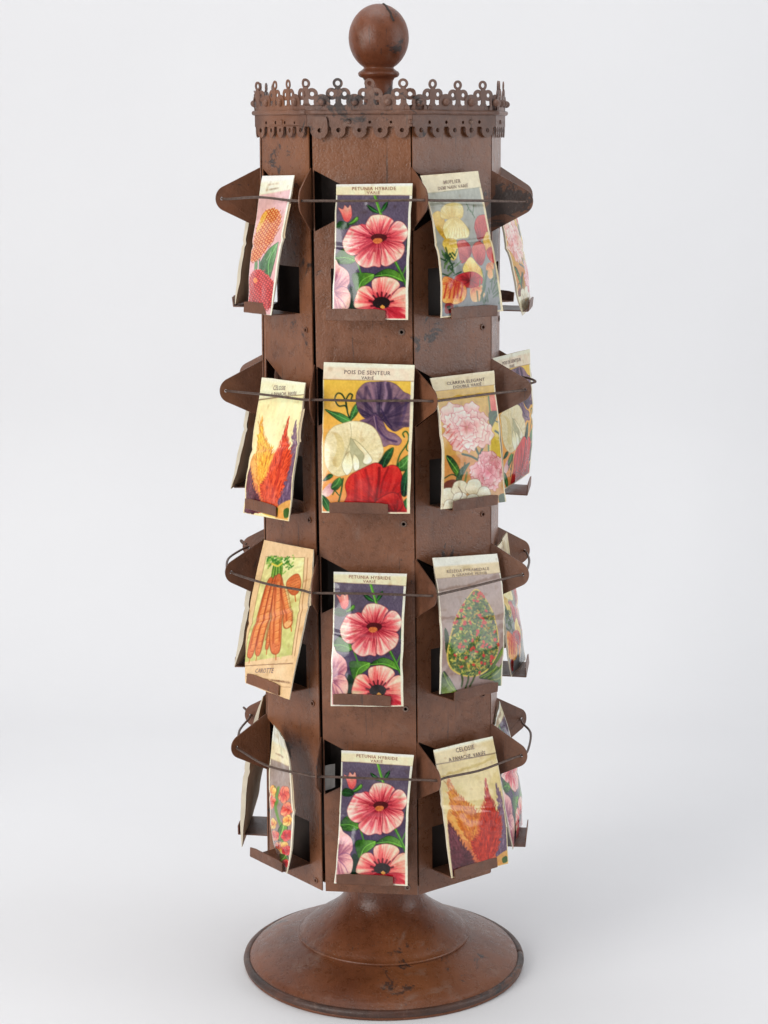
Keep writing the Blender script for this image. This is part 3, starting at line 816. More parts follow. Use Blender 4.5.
def art_muflier(nx=110, ny=214):
    A = Art((28, 68), (415, 38), (165, 978), (568, 935), (128, 550), (490, 480), nx, ny)
    A.ground((172, 174, 158), (124, 128, 134), 7, 10)
    for p, q in (((325, 260), (350, 312)), ((350, 300), (378, 352)), ((375, 268), (362, 330)), ((340, 280), (330, 300))):
        A.line([p, q], 7, (88, 112, 84), .8)
    Yd, Y1, Y2 = (198, 160, 62), (218, 192, 104), (232, 218, 160)
    A.petal([(95, 318), (140, 298), (172, 360), (167, 420), (182, 482), (150, 455), (112, 390)], (170, 430), (180, 140, 50), (208, 170, 60), (220, 190, 90), 12, .25, 41, edge=(160, 120, 50))
    A.petal([(150, 290), (180, 258), (240, 248), (292, 263), (303, 312), (282, 352), (200, 352), (150, 340)], (220, 360), Yd, Y1, Y2, 16, .25, 42, edge=(170, 140, 70))
    A.petal([(163, 390), (200, 348), (260, 343), (302, 380), (332, 430), (322, 472), (270, 477), (200, 487), (168, 450)], (230, 350), (206, 178, 90), (226, 208, 140), (236, 224, 172), 20, .28, 43, edge=(170, 140, 70))
    for i in range(7):
        A.line([(185 + i * 20, 470), (205 + i * 16, 410)], 4, (180, 150, 80), .45)
    A.petal([(163, 482), (242, 484), (248, 560), (220, 612), (180, 572)], (200, 480), Yd, (220, 192, 96), (226, 204, 120), 12, .25, 44, edge=(170, 140, 60))
    R0, R1, R2 = (132, 30, 42), (186, 62, 62), (206, 104, 94)
    A.petal([(373, 390), (400, 343), (452, 336), (468, 380), (464, 442), (432, 482), (400, 502), (374, 442)], (410, 500), R0, R1, R2, 14, .3, 45, edge=(110, 30, 40), jag=(3, 20, 2))
    A.petal([(428, 500), (460, 443), (492, 490), (503, 560), (470, 592), (438, 560)], (450, 590), (190, 120, 60), (222, 180, 90), (232, 204, 130), 10, .2, 46, edge=(160, 90, 50))
    A.petal([(445, 560), (490, 542), (510, 620), (492, 642), (452, 604)], (500, 540), R0, (192, 58, 56), (210, 90, 76), 10, .3, 47, edge=(110, 30, 40))
    A.petal([(253, 500), (300, 488), (332, 520), (338, 570), (312, 612), (268, 632), (253, 570)], (330, 620), (140, 50, 66), (182, 76, 78), (200, 110, 104), 12, .3, 48, edge=(120, 40, 50))
    A.petal([(343, 540), (390, 503), (432, 530), (432, 600), (402, 652), (358, 612)], (380, 650), (146, 44, 62), (186, 76, 78), (204, 112, 104), 12, .3, 49, edge=(120, 40, 50))
    A.petal([(445, 645), (492, 640), (488, 720), (462, 735), (440, 690)], (460, 640), (190, 110, 70), (222, 160, 104), (228, 190, 140), 8, .2, 50)
    A.petal([(283, 650), (330, 596), (372, 640), (413, 690), (402, 742), (350, 700), (288, 692)], (350, 720), (206, 150, 70), (226, 196, 108), (236, 218, 150), 16, .25, 51, edge=(160, 100, 60))
    A.petal([(335, 785), (400, 768), (433, 830), (402, 872), (350, 868)], (360, 780), (196, 90, 70), (224, 160, 108), (230, 190, 140), 10, .3, 52)
    A.petal([(232, 730), (270, 698), (340, 688), (402, 720), (414, 760), (350, 788), (280, 778)], (330, 745), (116, 22, 36), (184, 50, 56), (200, 84, 80), 12, .3, 53, edge=(110, 20, 34))
    A.petal([(163, 718), (240, 738), (303, 780), (308, 850), (262, 888), (190, 884), (166, 850)], (240, 760), (190, 60, 46), (220, 140, 76), (230, 186, 110), 18, .4, 54, edge=(140, 40, 40))
    for x in (185, 215, 240, 262, 285):
        A.line([(x, 765), (x - 8, 850)], 9, (186, 46, 42), .8)
    rnd = random.Random(4)
    for i in range(26):
        x = rnd.uniform(165, 235); y = rnd.uniform(570, 715); l = rnd.uniform(25, 55); a = rnd.uniform(-1.2, 1.2)
        A.line([(x, y), (x + l * math.sin(a), y - l * math.cos(a))], 9, (40, 74, 42) if i % 3 else (86, 116, 60), .85, taper=True)
    for i in range(30):
        x = rnd.uniform(390, 550); y = rnd.uniform(740, 900); l = rnd.uniform(30, 70); a = rnd.uniform(-.3, 1.0)
        A.line([(x, y), (x + l * math.sin(a), y - l * math.cos(a))], 9, (66, 96, 70) if i % 3 else (110, 134, 96), .8, taper=True)
    A.line([(410, 870), (430, 760), (445, 690)], 14, (72, 100, 84), .8)
    A.fill([(190, 885), (235, 890), (230, 940), (190, 945)], (140, 36, 40)); A.fill([(195, 905), (220, 900), (215, 930)], (50, 60, 40))
    A.border((222, 208, 172), .02, .012, .0)
    A.border((222, 208, 172), .0, .04, .012, 0)
    A.header(186, 153, (222, 210, 176), c0=(218, 204, 164), split=(40, 30), rule=(140, 140, 116), w=2)
    return A

def ruffle(A, cx, cy, r, seed, white=.5, pal=None, ry=None):
    rnd = random.Random(seed)
    ry = r if ry is None else ry
    pal = pal or ((206, 104, 106), (236, 170, 164), (246, 218, 206))
    for ring, (rr, n, sz) in enumerate(((.70, 10, .44), (.50, 8, .44), (.30, 6, .42), (.10, 4, .34))):
        for i in range(n):
            a = 2 * PI * (i + rnd.random() * .9) / n + ring
            k0 = rnd.uniform(.8, 1.15)
            bx, by = cx + r * rr * .3 * math.cos(a), cy + ry * rr * .3 * math.sin(a)
            tx, ty = cx + r * rr * k0 * math.cos(a), cy + ry * rr * k0 * math.sin(a)
            a2 = a + rnd.uniform(-.7, .7)
            s = r * sz * rnd.uniform(.75, 1.15); sq = rnd.uniform(.6, 1.0)
            pts = []
            for q in range(11):
                b = -1.75 + 3.5 * q / 10
                k = s * (1.0 + .13 * math.sin(q * 2.4 + i))
                lx, ly = k * math.cos(b), k * sq * math.sin(b)
                pts.append((tx + lx * math.cos(a2) - ly * math.sin(a2), ty + lx * math.sin(a2) + ly * math.cos(a2)))
            pts.append((bx, by))
            j = rnd.uniform(-16, 12)
            c = [tuple(x + j for x in p) for p in pal]
            A.petal(pts, (bx, by), c[0], c[1], c[2], 9, .2, seed + i + ring * 20, .55, (178, 76, 84), 4.5, amt=6)

def art_clarkia(nx=112, ny=206):
    A = Art((65, 85), (470, 35), (135, 925), (550, 878), (128, 510), (520, 490), nx, ny)
    A.ground((214, 178, 74), (200, 146, 88), 8, 16)
    A.fill([(440, 400), (490, 380), (530, 520), (520, 600), (450, 600), (420, 520)], (222, 200, 74), a=.8, n=6)
    A.fill([(150, 620), (240, 590), (330, 600), (300, 720), (200, 760), (150, 740)], (206, 140, 80), a=.7, n=8)
    A.fill([(150, 770), (200, 745), (240, 770), (220, 820), (150, 830)], (120, 66, 50), n=8)
    G, GD = (86, 120, 62), (44, 82, 56)
    A.line([(440, 215), (446, 300), (452, 400), (430, 480), (418, 590)], 11, (90, 122, 70))
    A.line([(470, 320), (450, 400)], 12, G); A.line([(505, 385), (470, 370)], 7, GD)
    A.petal([(447, 205), (470, 192), (492, 240), (498, 290), (476, 330), (452, 290)], (470, 330), (190, 60, 60), (222, 110, 90), (228, 150, 120), 8, .2, 3)
    A.leaf([(438, 330), (470, 310), (500, 320), (470, 390), (445, 420)], G, GD, False)
    for p in ([(330, 530), (345, 570), (365, 610)], [(400, 510), (375, 560), (350, 610)], [(250, 588), (300, 600), (345, 622)], [(480, 440), (510, 460), (518, 500)]):
        A.line(p, 13, GD, 1, taper=False)
    A.leaf([(155, 605), (185, 610), (220, 660), (246, 745), (225, 735), (190, 690)], GD, (110, 160, 60))
    A.leaf([(215, 745), (235, 680), (290, 640), (270, 680), (240, 740)], G, GD, False)
    A.line([(245, 745), (255, 680), (262, 640)], 6, GD); A.line([(150, 740), (190, 715), (230, 735)], 7, GD)
    A.line([(275, 700), (270, 760), (262, 800)], 12, (120, 130, 60))
    ruffle(A, 288, 415, 152, 5, pal=((208, 112, 108), (234, 178, 170), (246, 224, 210)))
    for i, (x, y) in enumerate(((165, 420), (190, 470), (215, 545), (170, 500), (205, 500), (240, 520), (160, 460), (230, 560), (185, 530))):
        A.line([(x, y), (x + 18, y - 22)], 9, (206, 72, 66), .6)
    ruffle(A, 428, 690, 128, 9, pal=((206, 96, 112), (230, 152, 158), (244, 208, 204)))
    cr = ((198, 180, 140), (226, 216, 186), (238, 232, 212))
    for x, y, r in ((180, 850, 55), (245, 800, 50), (330, 790, 52), (400, 830, 46), (250, 870, 50), (330, 880, 50), (190, 905, 40)):
        pts = [(x + r * math.cos(a) * (1 + .08 * math.sin(5 * a)), y + r * math.sin(a)) for a in np.linspace(0, 2 * PI, 12)[:-1]]
        A.petal(pts, (x, y + r), cr[0], cr[1], cr[2], 8, .15, int(x), .4, (130, 104, 74), 4)
    A.line([(235, 790), (262, 830), (250, 860)], 5, (90, 66, 44), .7)
    A.fill([(500, 840), (545, 830), (550, 880), (505, 885)], (60, 84, 50))
    A.border((230, 218, 186), .025, .022, .0)
    A.header(182, 135, (222, 206, 164), c0=(230, 218, 186), split=(100, 52), rule=(150, 112, 60), w=2)
    return A

def art_reseda(nx=112, ny=210):
    A = Art((85, 115), (498, 88), (128, 990), (525, 935), (118, 560), (522, 530), nx, ny)
    A.ground((178, 158, 150), (160, 136, 132), 6, 10)
    A.fill([(140, 575), (165, 620), (175, 740), (150, 720)], (58, 76, 40), n=10)
    cone = [(330, 332), (362, 338), (402, 400), (442, 480), (472, 580), (484, 680), (472, 765), (432, 835), (370, 874), (300, 884), (230, 864), (178, 822), (158, 750), (168, 650), (193, 550), (238, 450), (288, 380)]
    A.fill(cone, (216, 190, 96), n=10, fr=10)
    A.fill([(c[0] + (322 - c[0]) * .05, c[1] + (620 - c[1]) * .035) for c in cone], (98, 112, 48), n=26, fr=8)
    rnd = random.Random(11)
    cp = np.array(cone, float)
    def inside(x, y):
        c = False
        for i in range(len(cp)):
            (xa, ya), (xb, yb) = cp[i], cp[i - 1]
            if (ya > y) != (yb > y) and x < (xb - xa) * (y - ya) / (yb - ya) + xa: c = not c
        return c
    for i in range(1250):
        x, y = rnd.uniform(160, 484), rnd.uniform(335, 884)
        if not (inside(x, y) and inside(x + (x - 322) * .05, y + (y - 620) * .03)): continue
        u = rnd.random()
        sh = .86 + .2 * (1 - (x - 160) / 324)
        c = (52, 96, 42) if u < .34 else (112, 144, 58) if u < .6 else (196, 188, 88) if u < .9 else (214, 160, 70)
        if u < .38 and x > 380 and rnd.random() < .4: c = (60, 70, 70)
        a = rnd.uniform(0, 6.28); l = rnd.uniform(5, 13)
        A.line([(x, y), (x + l * math.cos(a), y + l * math.sin(a))], rnd.uniform(6, 11), tuple(v * sh for v in c), .9, smooth=False)
    for i in range(62):
        for _ in range(20):
            x, y = rnd.uniform(165, 480), rnd.uniform(345, 870)
            if inside(x, y): break
        for q in range(3):
            a = rnd.uniform(0, 6.28); r = rnd.uniform(3, 8)
            A.line([(x + r * math.cos(a), y + r * math.sin(a)), (x - r * math.cos(a), y - r * math.sin(a))], 10, (206, rnd.randint(50, 84), 50), .95, smooth=False)
    for p in ([(255, 870), (265, 900), (262, 940)], [(300, 882), (300, 910), (290, 950)], [(340, 876), (330, 910), (318, 940)]):
        A.line(p, 12, (66, 84, 34))
    A.leaf([(142, 850), (175, 880), (215, 940), (235, 985), (140, 985)], (56, 84, 34), (120, 140, 56))
    A.leaf([(372, 890), (420, 850), (462, 790), (505, 720), (538, 692), (548, 760), (540, 850), (530, 945), (460, 905)], (64, 104, 40), (132, 160, 60))
    for p in ([(400, 890), (470, 840), (520, 720)], [(430, 895), (500, 850), (540, 760)], [(450, 905), (510, 890), (540, 840)]):
        A.line(p, 7, (162, 168, 80), .7)
    A.fill([(470, 815), (530, 735), (528, 790), (500, 830)], (166, 142, 136), smooth=False)
    A.fill([(150, 815), (190, 850), (240, 890), (245, 935), (200, 900), (152, 845)], (166, 142, 136), smooth=False)
    A.border((232, 224, 206), .02, .022, .0)
    A.header(257, 226, (222, 202, 158), c0=(232, 226, 212), split=(178, 150), rule=(150, 122, 100), w=2)
    return A

def plume(A, pts, c0, c1, cf, seed, amp=14, n=240, flick=.8, drift=0.0):
    A.fill(pts, c0, c1, n=12, fr=8, jag=(amp, 16, seed), seed=seed)
    idx = A.region(pts, True, (amp, 16, seed))
    if len(idx[0]) == 0: return
    X, Y = A.X[idx], A.Y[idx]
    rnd = random.Random(seed)
    cx = X.mean()
    for i in range(n):
        q = rnd.randrange(len(X)); x, y = X[q], Y[q]
        l = rnd.uniform(12, 28); sx = (x - cx) / 140 + rnd.uniform(-.25, .25) + drift
        c = cf if rnd.random() < .5 else tuple(min(250, v * 1.18 + 12) for v in c0)
        A.line([(x, y), (x + sx * l, y - l)], rnd.uniform(3, 6), c, rnd.uniform(.2, .5) * flick, smooth=False)
    # ragged feathery outline
    P = np.array(catmull(pts, 4, True))
    for p in P:
        for _ in range(2):
            d = p - np.array([cx, Y.mean()]); d = d / (np.linalg.norm(d) + 1e-6)
            l = rnd.uniform(4, 13)
            e = p + d * l * .5 + np.array([0, -l])
            A.line([tuple(p - d * 8), tuple(e)], 5, c0 if rnd.random() < .5 else c1, .55, smooth=False, taper=True)
            A.line([tuple(p - d * 14), tuple(p + np.array([rnd.uniform(-4, 4), -l]))], 4, cf, .3, smooth=False, taper=True)

def art_celosie(nx=110, ny=206, bright=False):  # bright: same print in paler colours, as if more strongly lit
    A = Art((75, 270), (390, 195), (170, 962), (475, 880), (124, 575), (447, 525), nx, ny)
    g0, g1 = ((238, 222, 172), (240, 226, 180)) if bright else ((222, 202, 142), (232, 216, 164))
    A.ground(g0, g1, 7, 14)
    A.fill([(260, 800), (320, 700), (440, 800), (440, 870), (300, 905)], (230, 196, 92), a=.9, n=10)
    A.fill([(150, 640), (175, 560), (240, 560), (300, 590), (345, 560), (420, 600), (445, 720), (460, 860), (300, 900), (220, 930)], (222, 158, 84), (206, 96, 66), ((160, 600), (400, 860)), n=14, fr=9, jag=(14, 22, 3))
    A.fill([(170, 470), (200, 500), (260, 560), (300, 620), (300, 780), (200, 690), (165, 590)], (228, 176, 92), n=14, a=.75, jag=(16, 20, 4))
    o0, o1 = ((226, 150, 58), (206, 112, 44)) if not bright else ((238, 190, 84), (232, 160, 62))
    plume(A, [(148, 415), (190, 478), (240, 520), (290, 560), (322, 602), (310, 700), (292, 805), (258, 762), (213, 682), (178, 602), (158, 520)], o0, o1, (168, 84, 40), 61, 10, 200, drift=-.3, flick=1.1)
    plume(A, [(400, 430), (432, 490), (452, 580), (462, 700), (467, 800), (430, 850), (398, 822), (420, 700), (420, 600)], (146, 120, 138), (110, 86, 112), (80, 60, 90), 62, 9, 120)
    r0, r1 = ((202, 66, 40), (190, 58, 36)) if not bright else ((226, 84, 48), (216, 92, 60))
    plume(A, [(343, 405), (360, 480), (387, 520), (422, 600), (427, 662), (412, 760), (372, 842), (320, 864), (283, 822), (263, 752), (290, 700), (310, 600), (330, 520)], r0, r1, (116, 22, 24), 63, 10, 300)
    A.line([(330, 520), (300, 640), (290, 760)], 22, (228, 104, 62), .35); A.line([(360, 560), (370, 680), (350, 800)], 16, (150, 30, 28), .4)
    plume(A, [(153, 650), (200, 722), (250, 802), (290, 870), (296, 905), (185, 955), (163, 880), (158, 760)], (128, 66, 78), (88, 38, 50), (60, 24, 40), 64, 8, 150, drift=-.2)
    A.fill([(395, 840), (470, 790), (476, 880), (400, 905)], (226, 170, 92), a=.9); A.fill([(435, 842), (462, 826), (468, 862), (445, 874)], (74, 104, 50)); A.fill([(375, 865), (400, 840), (400, 885)], (90, 110, 54))
    A.border((226, 212, 174), .03, .016, .008)
    A.header(346, 272, (222, 204, 156) if not bright else (238, 224, 190), c0=(240, 230, 206), split=(285, 210), rule=(96, 70, 50), w=2.5)
    return A

def art_carrot(nx=112, ny=214):
    A = Art((232, 60), (528, 118), (130, 935), (385, 1024), (150, 520), (478, 560), nx, ny)
    A.ground((224, 192, 150), (228, 196, 154), 6, 14)
    frm = [(250, 145), (476, 190), (400, 806), (128, 742), (160, 560), (205, 380)]
    A.fill([(250, 145), (476, 190), (455, 400), (425, 610), (400, 806), (128, 742), (150, 600), (198, 400)], (230, 224, 164), (198, 198, 128), ((380, 160), (250, 790)), smooth=False, n=14, fr=18)
    A.line([(250, 145), (476, 190), (455, 400), (425, 610), (400, 806)], 3, (130, 90, 60), .8, smooth=False)
    A.line([(250, 145), (198, 400), (150, 600), (128, 742)], 3, (130, 90, 60), .6, smooth=False)
    A.line([(494, 196), (470, 410), (440, 620), (414, 815)], 3.5, (150, 100, 66), .8, smooth=False)
    for p, q in (((290, 640), (340, 800)), ((200, 690), (190, 750)), ((400, 500), (390, 700)), ((350, 690), (380, 790)), ((250, 720), (262, 770))):
        A.line([p, q], 8, (196, 200, 120), .6)
    G = (84, 140, 60)
    A.fill([(282, 280), (296, 190), (345, 190), (348, 280), (318, 300)], (110, 150, 62), n=22, fr=5)
    for i in range(6): A.line([(290 + i * 10, 280), (300 + i * 7, 200)], 5, (60, 110, 44) if i % 2 else (164, 190, 96), .7)
    rnd = random.Random(5)
    for i in range(70):
        x, y = (rnd.gauss(278, 16), rnd.gauss(168, 10)) if i % 3 == 0 else (rnd.gauss(378, 20), rnd.gauss(215, 24)) if i % 3 == 1 else (rnd.gauss(330, 30), rnd.gauss(182, 12))
        A.line([(x, y), (x + rnd.uniform(-14, 14), y + rnd.uniform(-14, 14))], 9, (70, 128, 54) if rnd.random() < .6 else (140, 178, 84), .85, smooth=False)
    A.line([(285, 188), (320, 210), (345, 200)], 10, (224, 204, 90))
    def car(pts, seed):
        P0 = np.array(pts, float); tp = P0[:2].mean(0); bt = P0[np.argmax(((P0 - tp) ** 2).sum(1))]; dd = (bt - tp) / np.linalg.norm(bt - tp); n0 = np.array([-dd[1], dd[0]])
        pts = [tuple(p - n0 * ((p - tp) @ n0) * .16) for p in P0]
        A.petal(pts, pts[0], (204, 110, 66), (226, 146, 92), (212, 118, 74), 5, .1, seed, .5, (140, 66, 42), 6)
        P = np.array(pts, float); n = len(P); c0 = P[0]; 
        top = P[:2].mean(0); bot = P[np.argmax(((P - top) ** 2).sum(1))]
        ax = bot - top; nn = np.array([-ax[1], ax[0]]) / np.linalg.norm(ax)
        A.line([tuple(top + ax * .08 - nn * 3), tuple(top + ax * .85 - nn * 3)], 16, (238, 158, 96), .55)
        A.line([tuple(top + ax * .1 + nn * 15), tuple(top + ax * .85 + nn * 15)], 8, (156, 64, 38), .5); A.line([tuple(top + ax * .1 - nn * 17), tuple(top + ax * .85 - nn * 17)], 6, (156, 64, 38), .4)
        for t in np.linspace(.12, .9, 9):
            c = top + ax * t; w = 14 + 8 * math.sin(t * 3)
            A.line([tuple(c - nn * w), tuple(c + nn * w * .3)], 3.2, (150, 62, 40), .45)
            A.line([tuple(c + nn * w * .2 + ax * .02), tuple(c - nn * w * .5 + ax * .02)], 3.5, (246, 190, 130), .55)
        A.line([tuple(bot - ax / np.linalg.norm(ax) * 6), tuple(bot + ax / np.linalg.norm(ax) * 34)], 5, (200, 104, 56), .9, taper=True)
    car([(262, 278), (297, 285), (272, 400), (235, 560), (192, 700), (165, 727), (143, 690), (168, 590), (208, 450)], 2)
    car([(292, 285), (318, 290), (292, 450), (258, 620), (232, 722), (208, 728), (198, 680), (233, 520)], 3)
    car([(318, 290), (330, 300), (310, 480), (282, 690), (268, 712), (258, 690), (280, 560)], 6)
    car([(308, 275), (347, 280), (354, 420), (350, 600), (343, 742), (315, 767), (283, 730), (276, 600), (288, 430)], 4)
    car([(345, 300), (360, 352), (382, 480), (402, 590), (392, 634), (355, 628), (345, 560)], 5)
    A.fill([(358, 600), (385, 590), (395, 618), (370, 632)], (246, 200, 140), a=.7)
    A.petal([(378, 322), (415, 298), (440, 314), (447, 390), (427, 442), (395, 427), (374, 360)], (410, 300), (200, 106, 62), (222, 138, 84), (204, 108, 66), 6, .1, 7, .5, (150, 58, 36), 4)
    for t in range(5): A.line([(380, 330 + t * 20), (440, 325 + t * 20)], 3, (150, 62, 40), .5)
    A.line([(415, 440), (420, 490)], 5, (200, 110, 60))
    A.line([(126, 772), (405, 852)], 4, (120, 80, 56), .9, smooth=False)
    A.dashes(140, 868, 392, 945, 26, 11, (120, 84, 60), .75, 3)
    A.line([(300, 945), (392, 968)], 2.5, (150, 106, 76), .7, smooth=False)
    return A

def scales(A, pts, c_lo, c_hi, dark, hl, seed, step=13):
    A.fill(pts, c_lo, c_hi, n=10, fr=9, jag=(3, 12, seed))
    idx = A.region(pts, True)
    rnd = random.Random(seed)
    X, Y = A.X[idx], A.Y[idx]
    S = set(zip(np.round(X / 6).astype(int), np.round(Y / 6).astype(int)))
    y = Y.min(); row = 0
    while y < Y.max():
        x = X.min() + (row % 2) * step / 2
        while x < X.max():
            if (round(x / 6), round(y / 6)) in S:
                A.line([(x - step * .45, y), (x, y + step * .5), (x + step * .45, y)], 5.2, dark, .75)
                A.line([(x - step * .2, y - 1), (x + step * .2, y - 1)], 6, hl, .6, smooth=False)
            x += step * rnd.uniform(.95, 1.05)
        y += step * .72; row += 1

def art_dahlia(nx=96, ny=206):
    A = Art((305, 70), (508, 65), (213, 935), (362, 966), (236, 500), (446, 500), nx, ny)
    A.ground((226, 190, 190), (220, 168, 176), 6, 10)
    A.leaf([(305, 610), (340, 550), (378, 525), (418, 512), (412, 580), (390, 665), (360, 745), (326, 690)], (70, 124, 74), (110, 160, 100))
    A.line([(350, 600), (375, 560)], 8, (160, 196, 150), .6); A.fill([(265, 575), (285, 580), (290, 640), (268, 640)], (110, 146, 96))
    A.line([(298, 560), (305, 650)], 10, (90, 130, 100))
    scales(A, [(285, 330), (310, 285), (350, 268), (392, 275), (424, 312), (434, 370), (408, 440), (365, 500), (312, 560), (262, 572), (233, 552), (248, 470), (268, 390)], (236, 160, 96), (222, 120, 66), (168, 66, 36), (250, 208, 150), 71, 21)
    A.fill([(285, 330), (310, 290), (340, 280), (320, 340), (280, 390), (268, 370)], (236, 196, 90), a=.7, n=12)
    scales(A, [(228, 690), (258, 640), (308, 648), (352, 700), (392, 780), (388, 850), (372, 905), (300, 935), (220, 915), (222, 800)], (212, 66, 62), (200, 52, 54), (140, 20, 30), (242, 130, 116), 72, 20)
    A.fill([(262, 700), (280, 690), (292, 720), (275, 730)], (236, 160, 90), a=.8)
    A.border((240, 232, 220), .012, .05, .006)
    A.header(172, 168, (238, 230, 208), c0=(240, 234, 222), split=(105, 100), rule=(222, 200, 180), w=2)
    A.dashes(330, 122, 420, 116, 9, 13, (150, 130, 110), .4, 1); A.dashes(332, 150, 412, 146, 8, 13, (130, 112, 96), .5, 2)
    return A

def art_snap(nx=80, ny=206):
    A = Art((110, 62), (185, 150), (135, 875), (195, 985), (80, 440), (202, 540), nx, ny)
    A.ground((172, 158, 150), (150, 128, 124), 8, 8)
    rnd = random.Random(8)
    def fl(x, y, r, pal, seed):
        for i in range(5):
            a = i * 1.257 + seed
            tx, ty = x + r * .5 * math.cos(a) * .6, y + r * .6 * math.sin(a)
            pts = [(tx + r * .42 * math.cos(b), ty + r * .66 * math.sin(b)) for b in np.linspace(0, 6.28, 8)[:-1]]
            A.petal(pts, (x, y), pal[0], pal[1], pal[2], 7, .3, seed + i, .5, (140, 50, 50), 2.5)
    for p in ([(130, 380), (120, 480), (150, 620)], [(110, 370), (125, 430), (120, 480)], [(150, 600), (165, 700), (150, 780)]):
        A.line(p, 12, (112, 148, 76))
    A.leaf([(140, 640), (165, 600), (180, 640), (165, 710), (140, 720)], (90, 140, 60), (130, 176, 84), False)
    A.leaf([(150, 840), (185, 830), (192, 900), (160, 900)], (80, 120, 50), (120, 160, 70), False)
    red = ((200, 60, 60), (228, 116, 100), (240, 170, 130)); yl = ((222, 120, 60), (236, 180, 96), (242, 214, 140)); rd2 = ((170, 30, 50), (208, 60, 66), (232, 120, 110))
    fl(98, 400, 34, yl, 1); fl(92, 460, 36, red, 2); fl(160, 430, 42, red, 3); fl(172, 520, 38, red, 4); fl(178, 590, 30, yl, 5)
    fl(108, 600, 34, yl, 6); fl(120, 690, 36, red, 7); fl(178, 690, 34, rd2, 8); fl(165, 780, 40, yl, 9); fl(138, 770, 26, red, 12); fl(182, 800, 30, rd2, 10); fl(185, 900, 26, rd2, 11)
    A.border((232, 224, 206), .04, .05, .005)
    A.header(230, 282, (232, 220, 188), c0=(236, 230, 214), split=(140, 200), rule=(200, 180, 150), w=2)
    A.dashes(120, 200, 160, 232, 6, 10, (140, 110, 90), .5, 4)
    return A

ARTS = {}
def art(name):
    if name not in ARTS:
        ARTS[name] = {'petunia': art_petunia, 'pois': art_pois, 'muflier': art_muflier, 'clarkia': art_clarkia, 'reseda': art_reseda,
                      'celosie': art_celosie, 'celosie_lit': lambda: art_celosie(bright=True), 'carrot': art_carrot, 'dahlia': art_dahlia, 'snap': art_snap}[name]()
    return ARTS[name]

# printed words: (text, centre x, centre y, width, letter height, direction (dx, dy), ink) in the same layout as the art
WORDS = {
    'petunia': [('PETUNIA HYBRIDE', 346, 121, 280, 24, (1, -.004), 'brown'), ('VARIÉ', 343, 151, 84, 20, (1, -.004), 'brown')],
    'pois': [('POIS DE SENTEUR', 297, 107, 288, 25, (1, .03), 'dark'), ('VARIÉ', 298, 140, 78, 19, (1, .03), 'dark')],
    'muflier': [('MUFLIER', 232, 108, 116, 25, (1, -.08), 'faint'), ('DEMI NAIN VARIÉ', 236, 143, 206, 23, (1, -.08), 'faint')],
    'clarkia': [('CLARKIA ELEGANT', 290, 108, 246, 23, (1, -.12), 'dark'), ('DOUBLE VARIÉ', 300, 137, 186, 21, (1, -.12), 'faint')],
    'reseda': [('RÉSÉDA PYRAMIDALE', 300, 199, 268, 21, (1, -.06), 'faint'), ('A GRANDE FLEUR', 308, 226, 222, 19, (1, -.06), 'faint')],
    'celosie': [('CELOSIE', 240, 257, 100, 21, (1, -.22), 'dark'), ('A PANACHE, VARIÉE', 251, 292, 200, 18, (1, -.22), 'dark')],
    'celosie_lit': [('CELOSIE', 218, 270, 92, 19, (1, -.22), 'dark'), ('A PANACHE, VARIÉE', 262, 287, 190, 17, (1, -.22), 'dark')],
    'carrot': [('CAROTTE', 247, 846, 110, 30, (1, .26), 'dark')],
}
_text_cache = {}
def text_mesh(s):
    if s not in _text_cache:
        cu = bpy.data.curves.new('words', 'FONT'); cu.body = s; cu.size = 1; cu.resolution_u = 2; cu.offset = 0.010; cu.space_character = 1.12
        ob = bpy.data.objects.new('words', cu); COL.objects.link(ob)
        dg = bpy.context.evaluated_depsgraph_get()
        me = bpy.data.meshes.new_from_object(ob.evaluated_get(dg))
        V = np.array([v.co[:] for v in me.vertices]); F = [tuple(p.vertices) for p in me.polygons]
        bpy.data.objects.remove(ob); bpy.data.curves.remove(cu); bpy.data.meshes.remove(me)
        x0, x1 = V[:, 0].min(), V[:, 0].max(); y1 = 0.72
        V = np.stack([(V[:, 0] - x0) / (x1 - x0) - .5, V[:, 1] / y1 - .5], 1)
        _text_cache[s] = (V, F)
    return _text_cache[s]

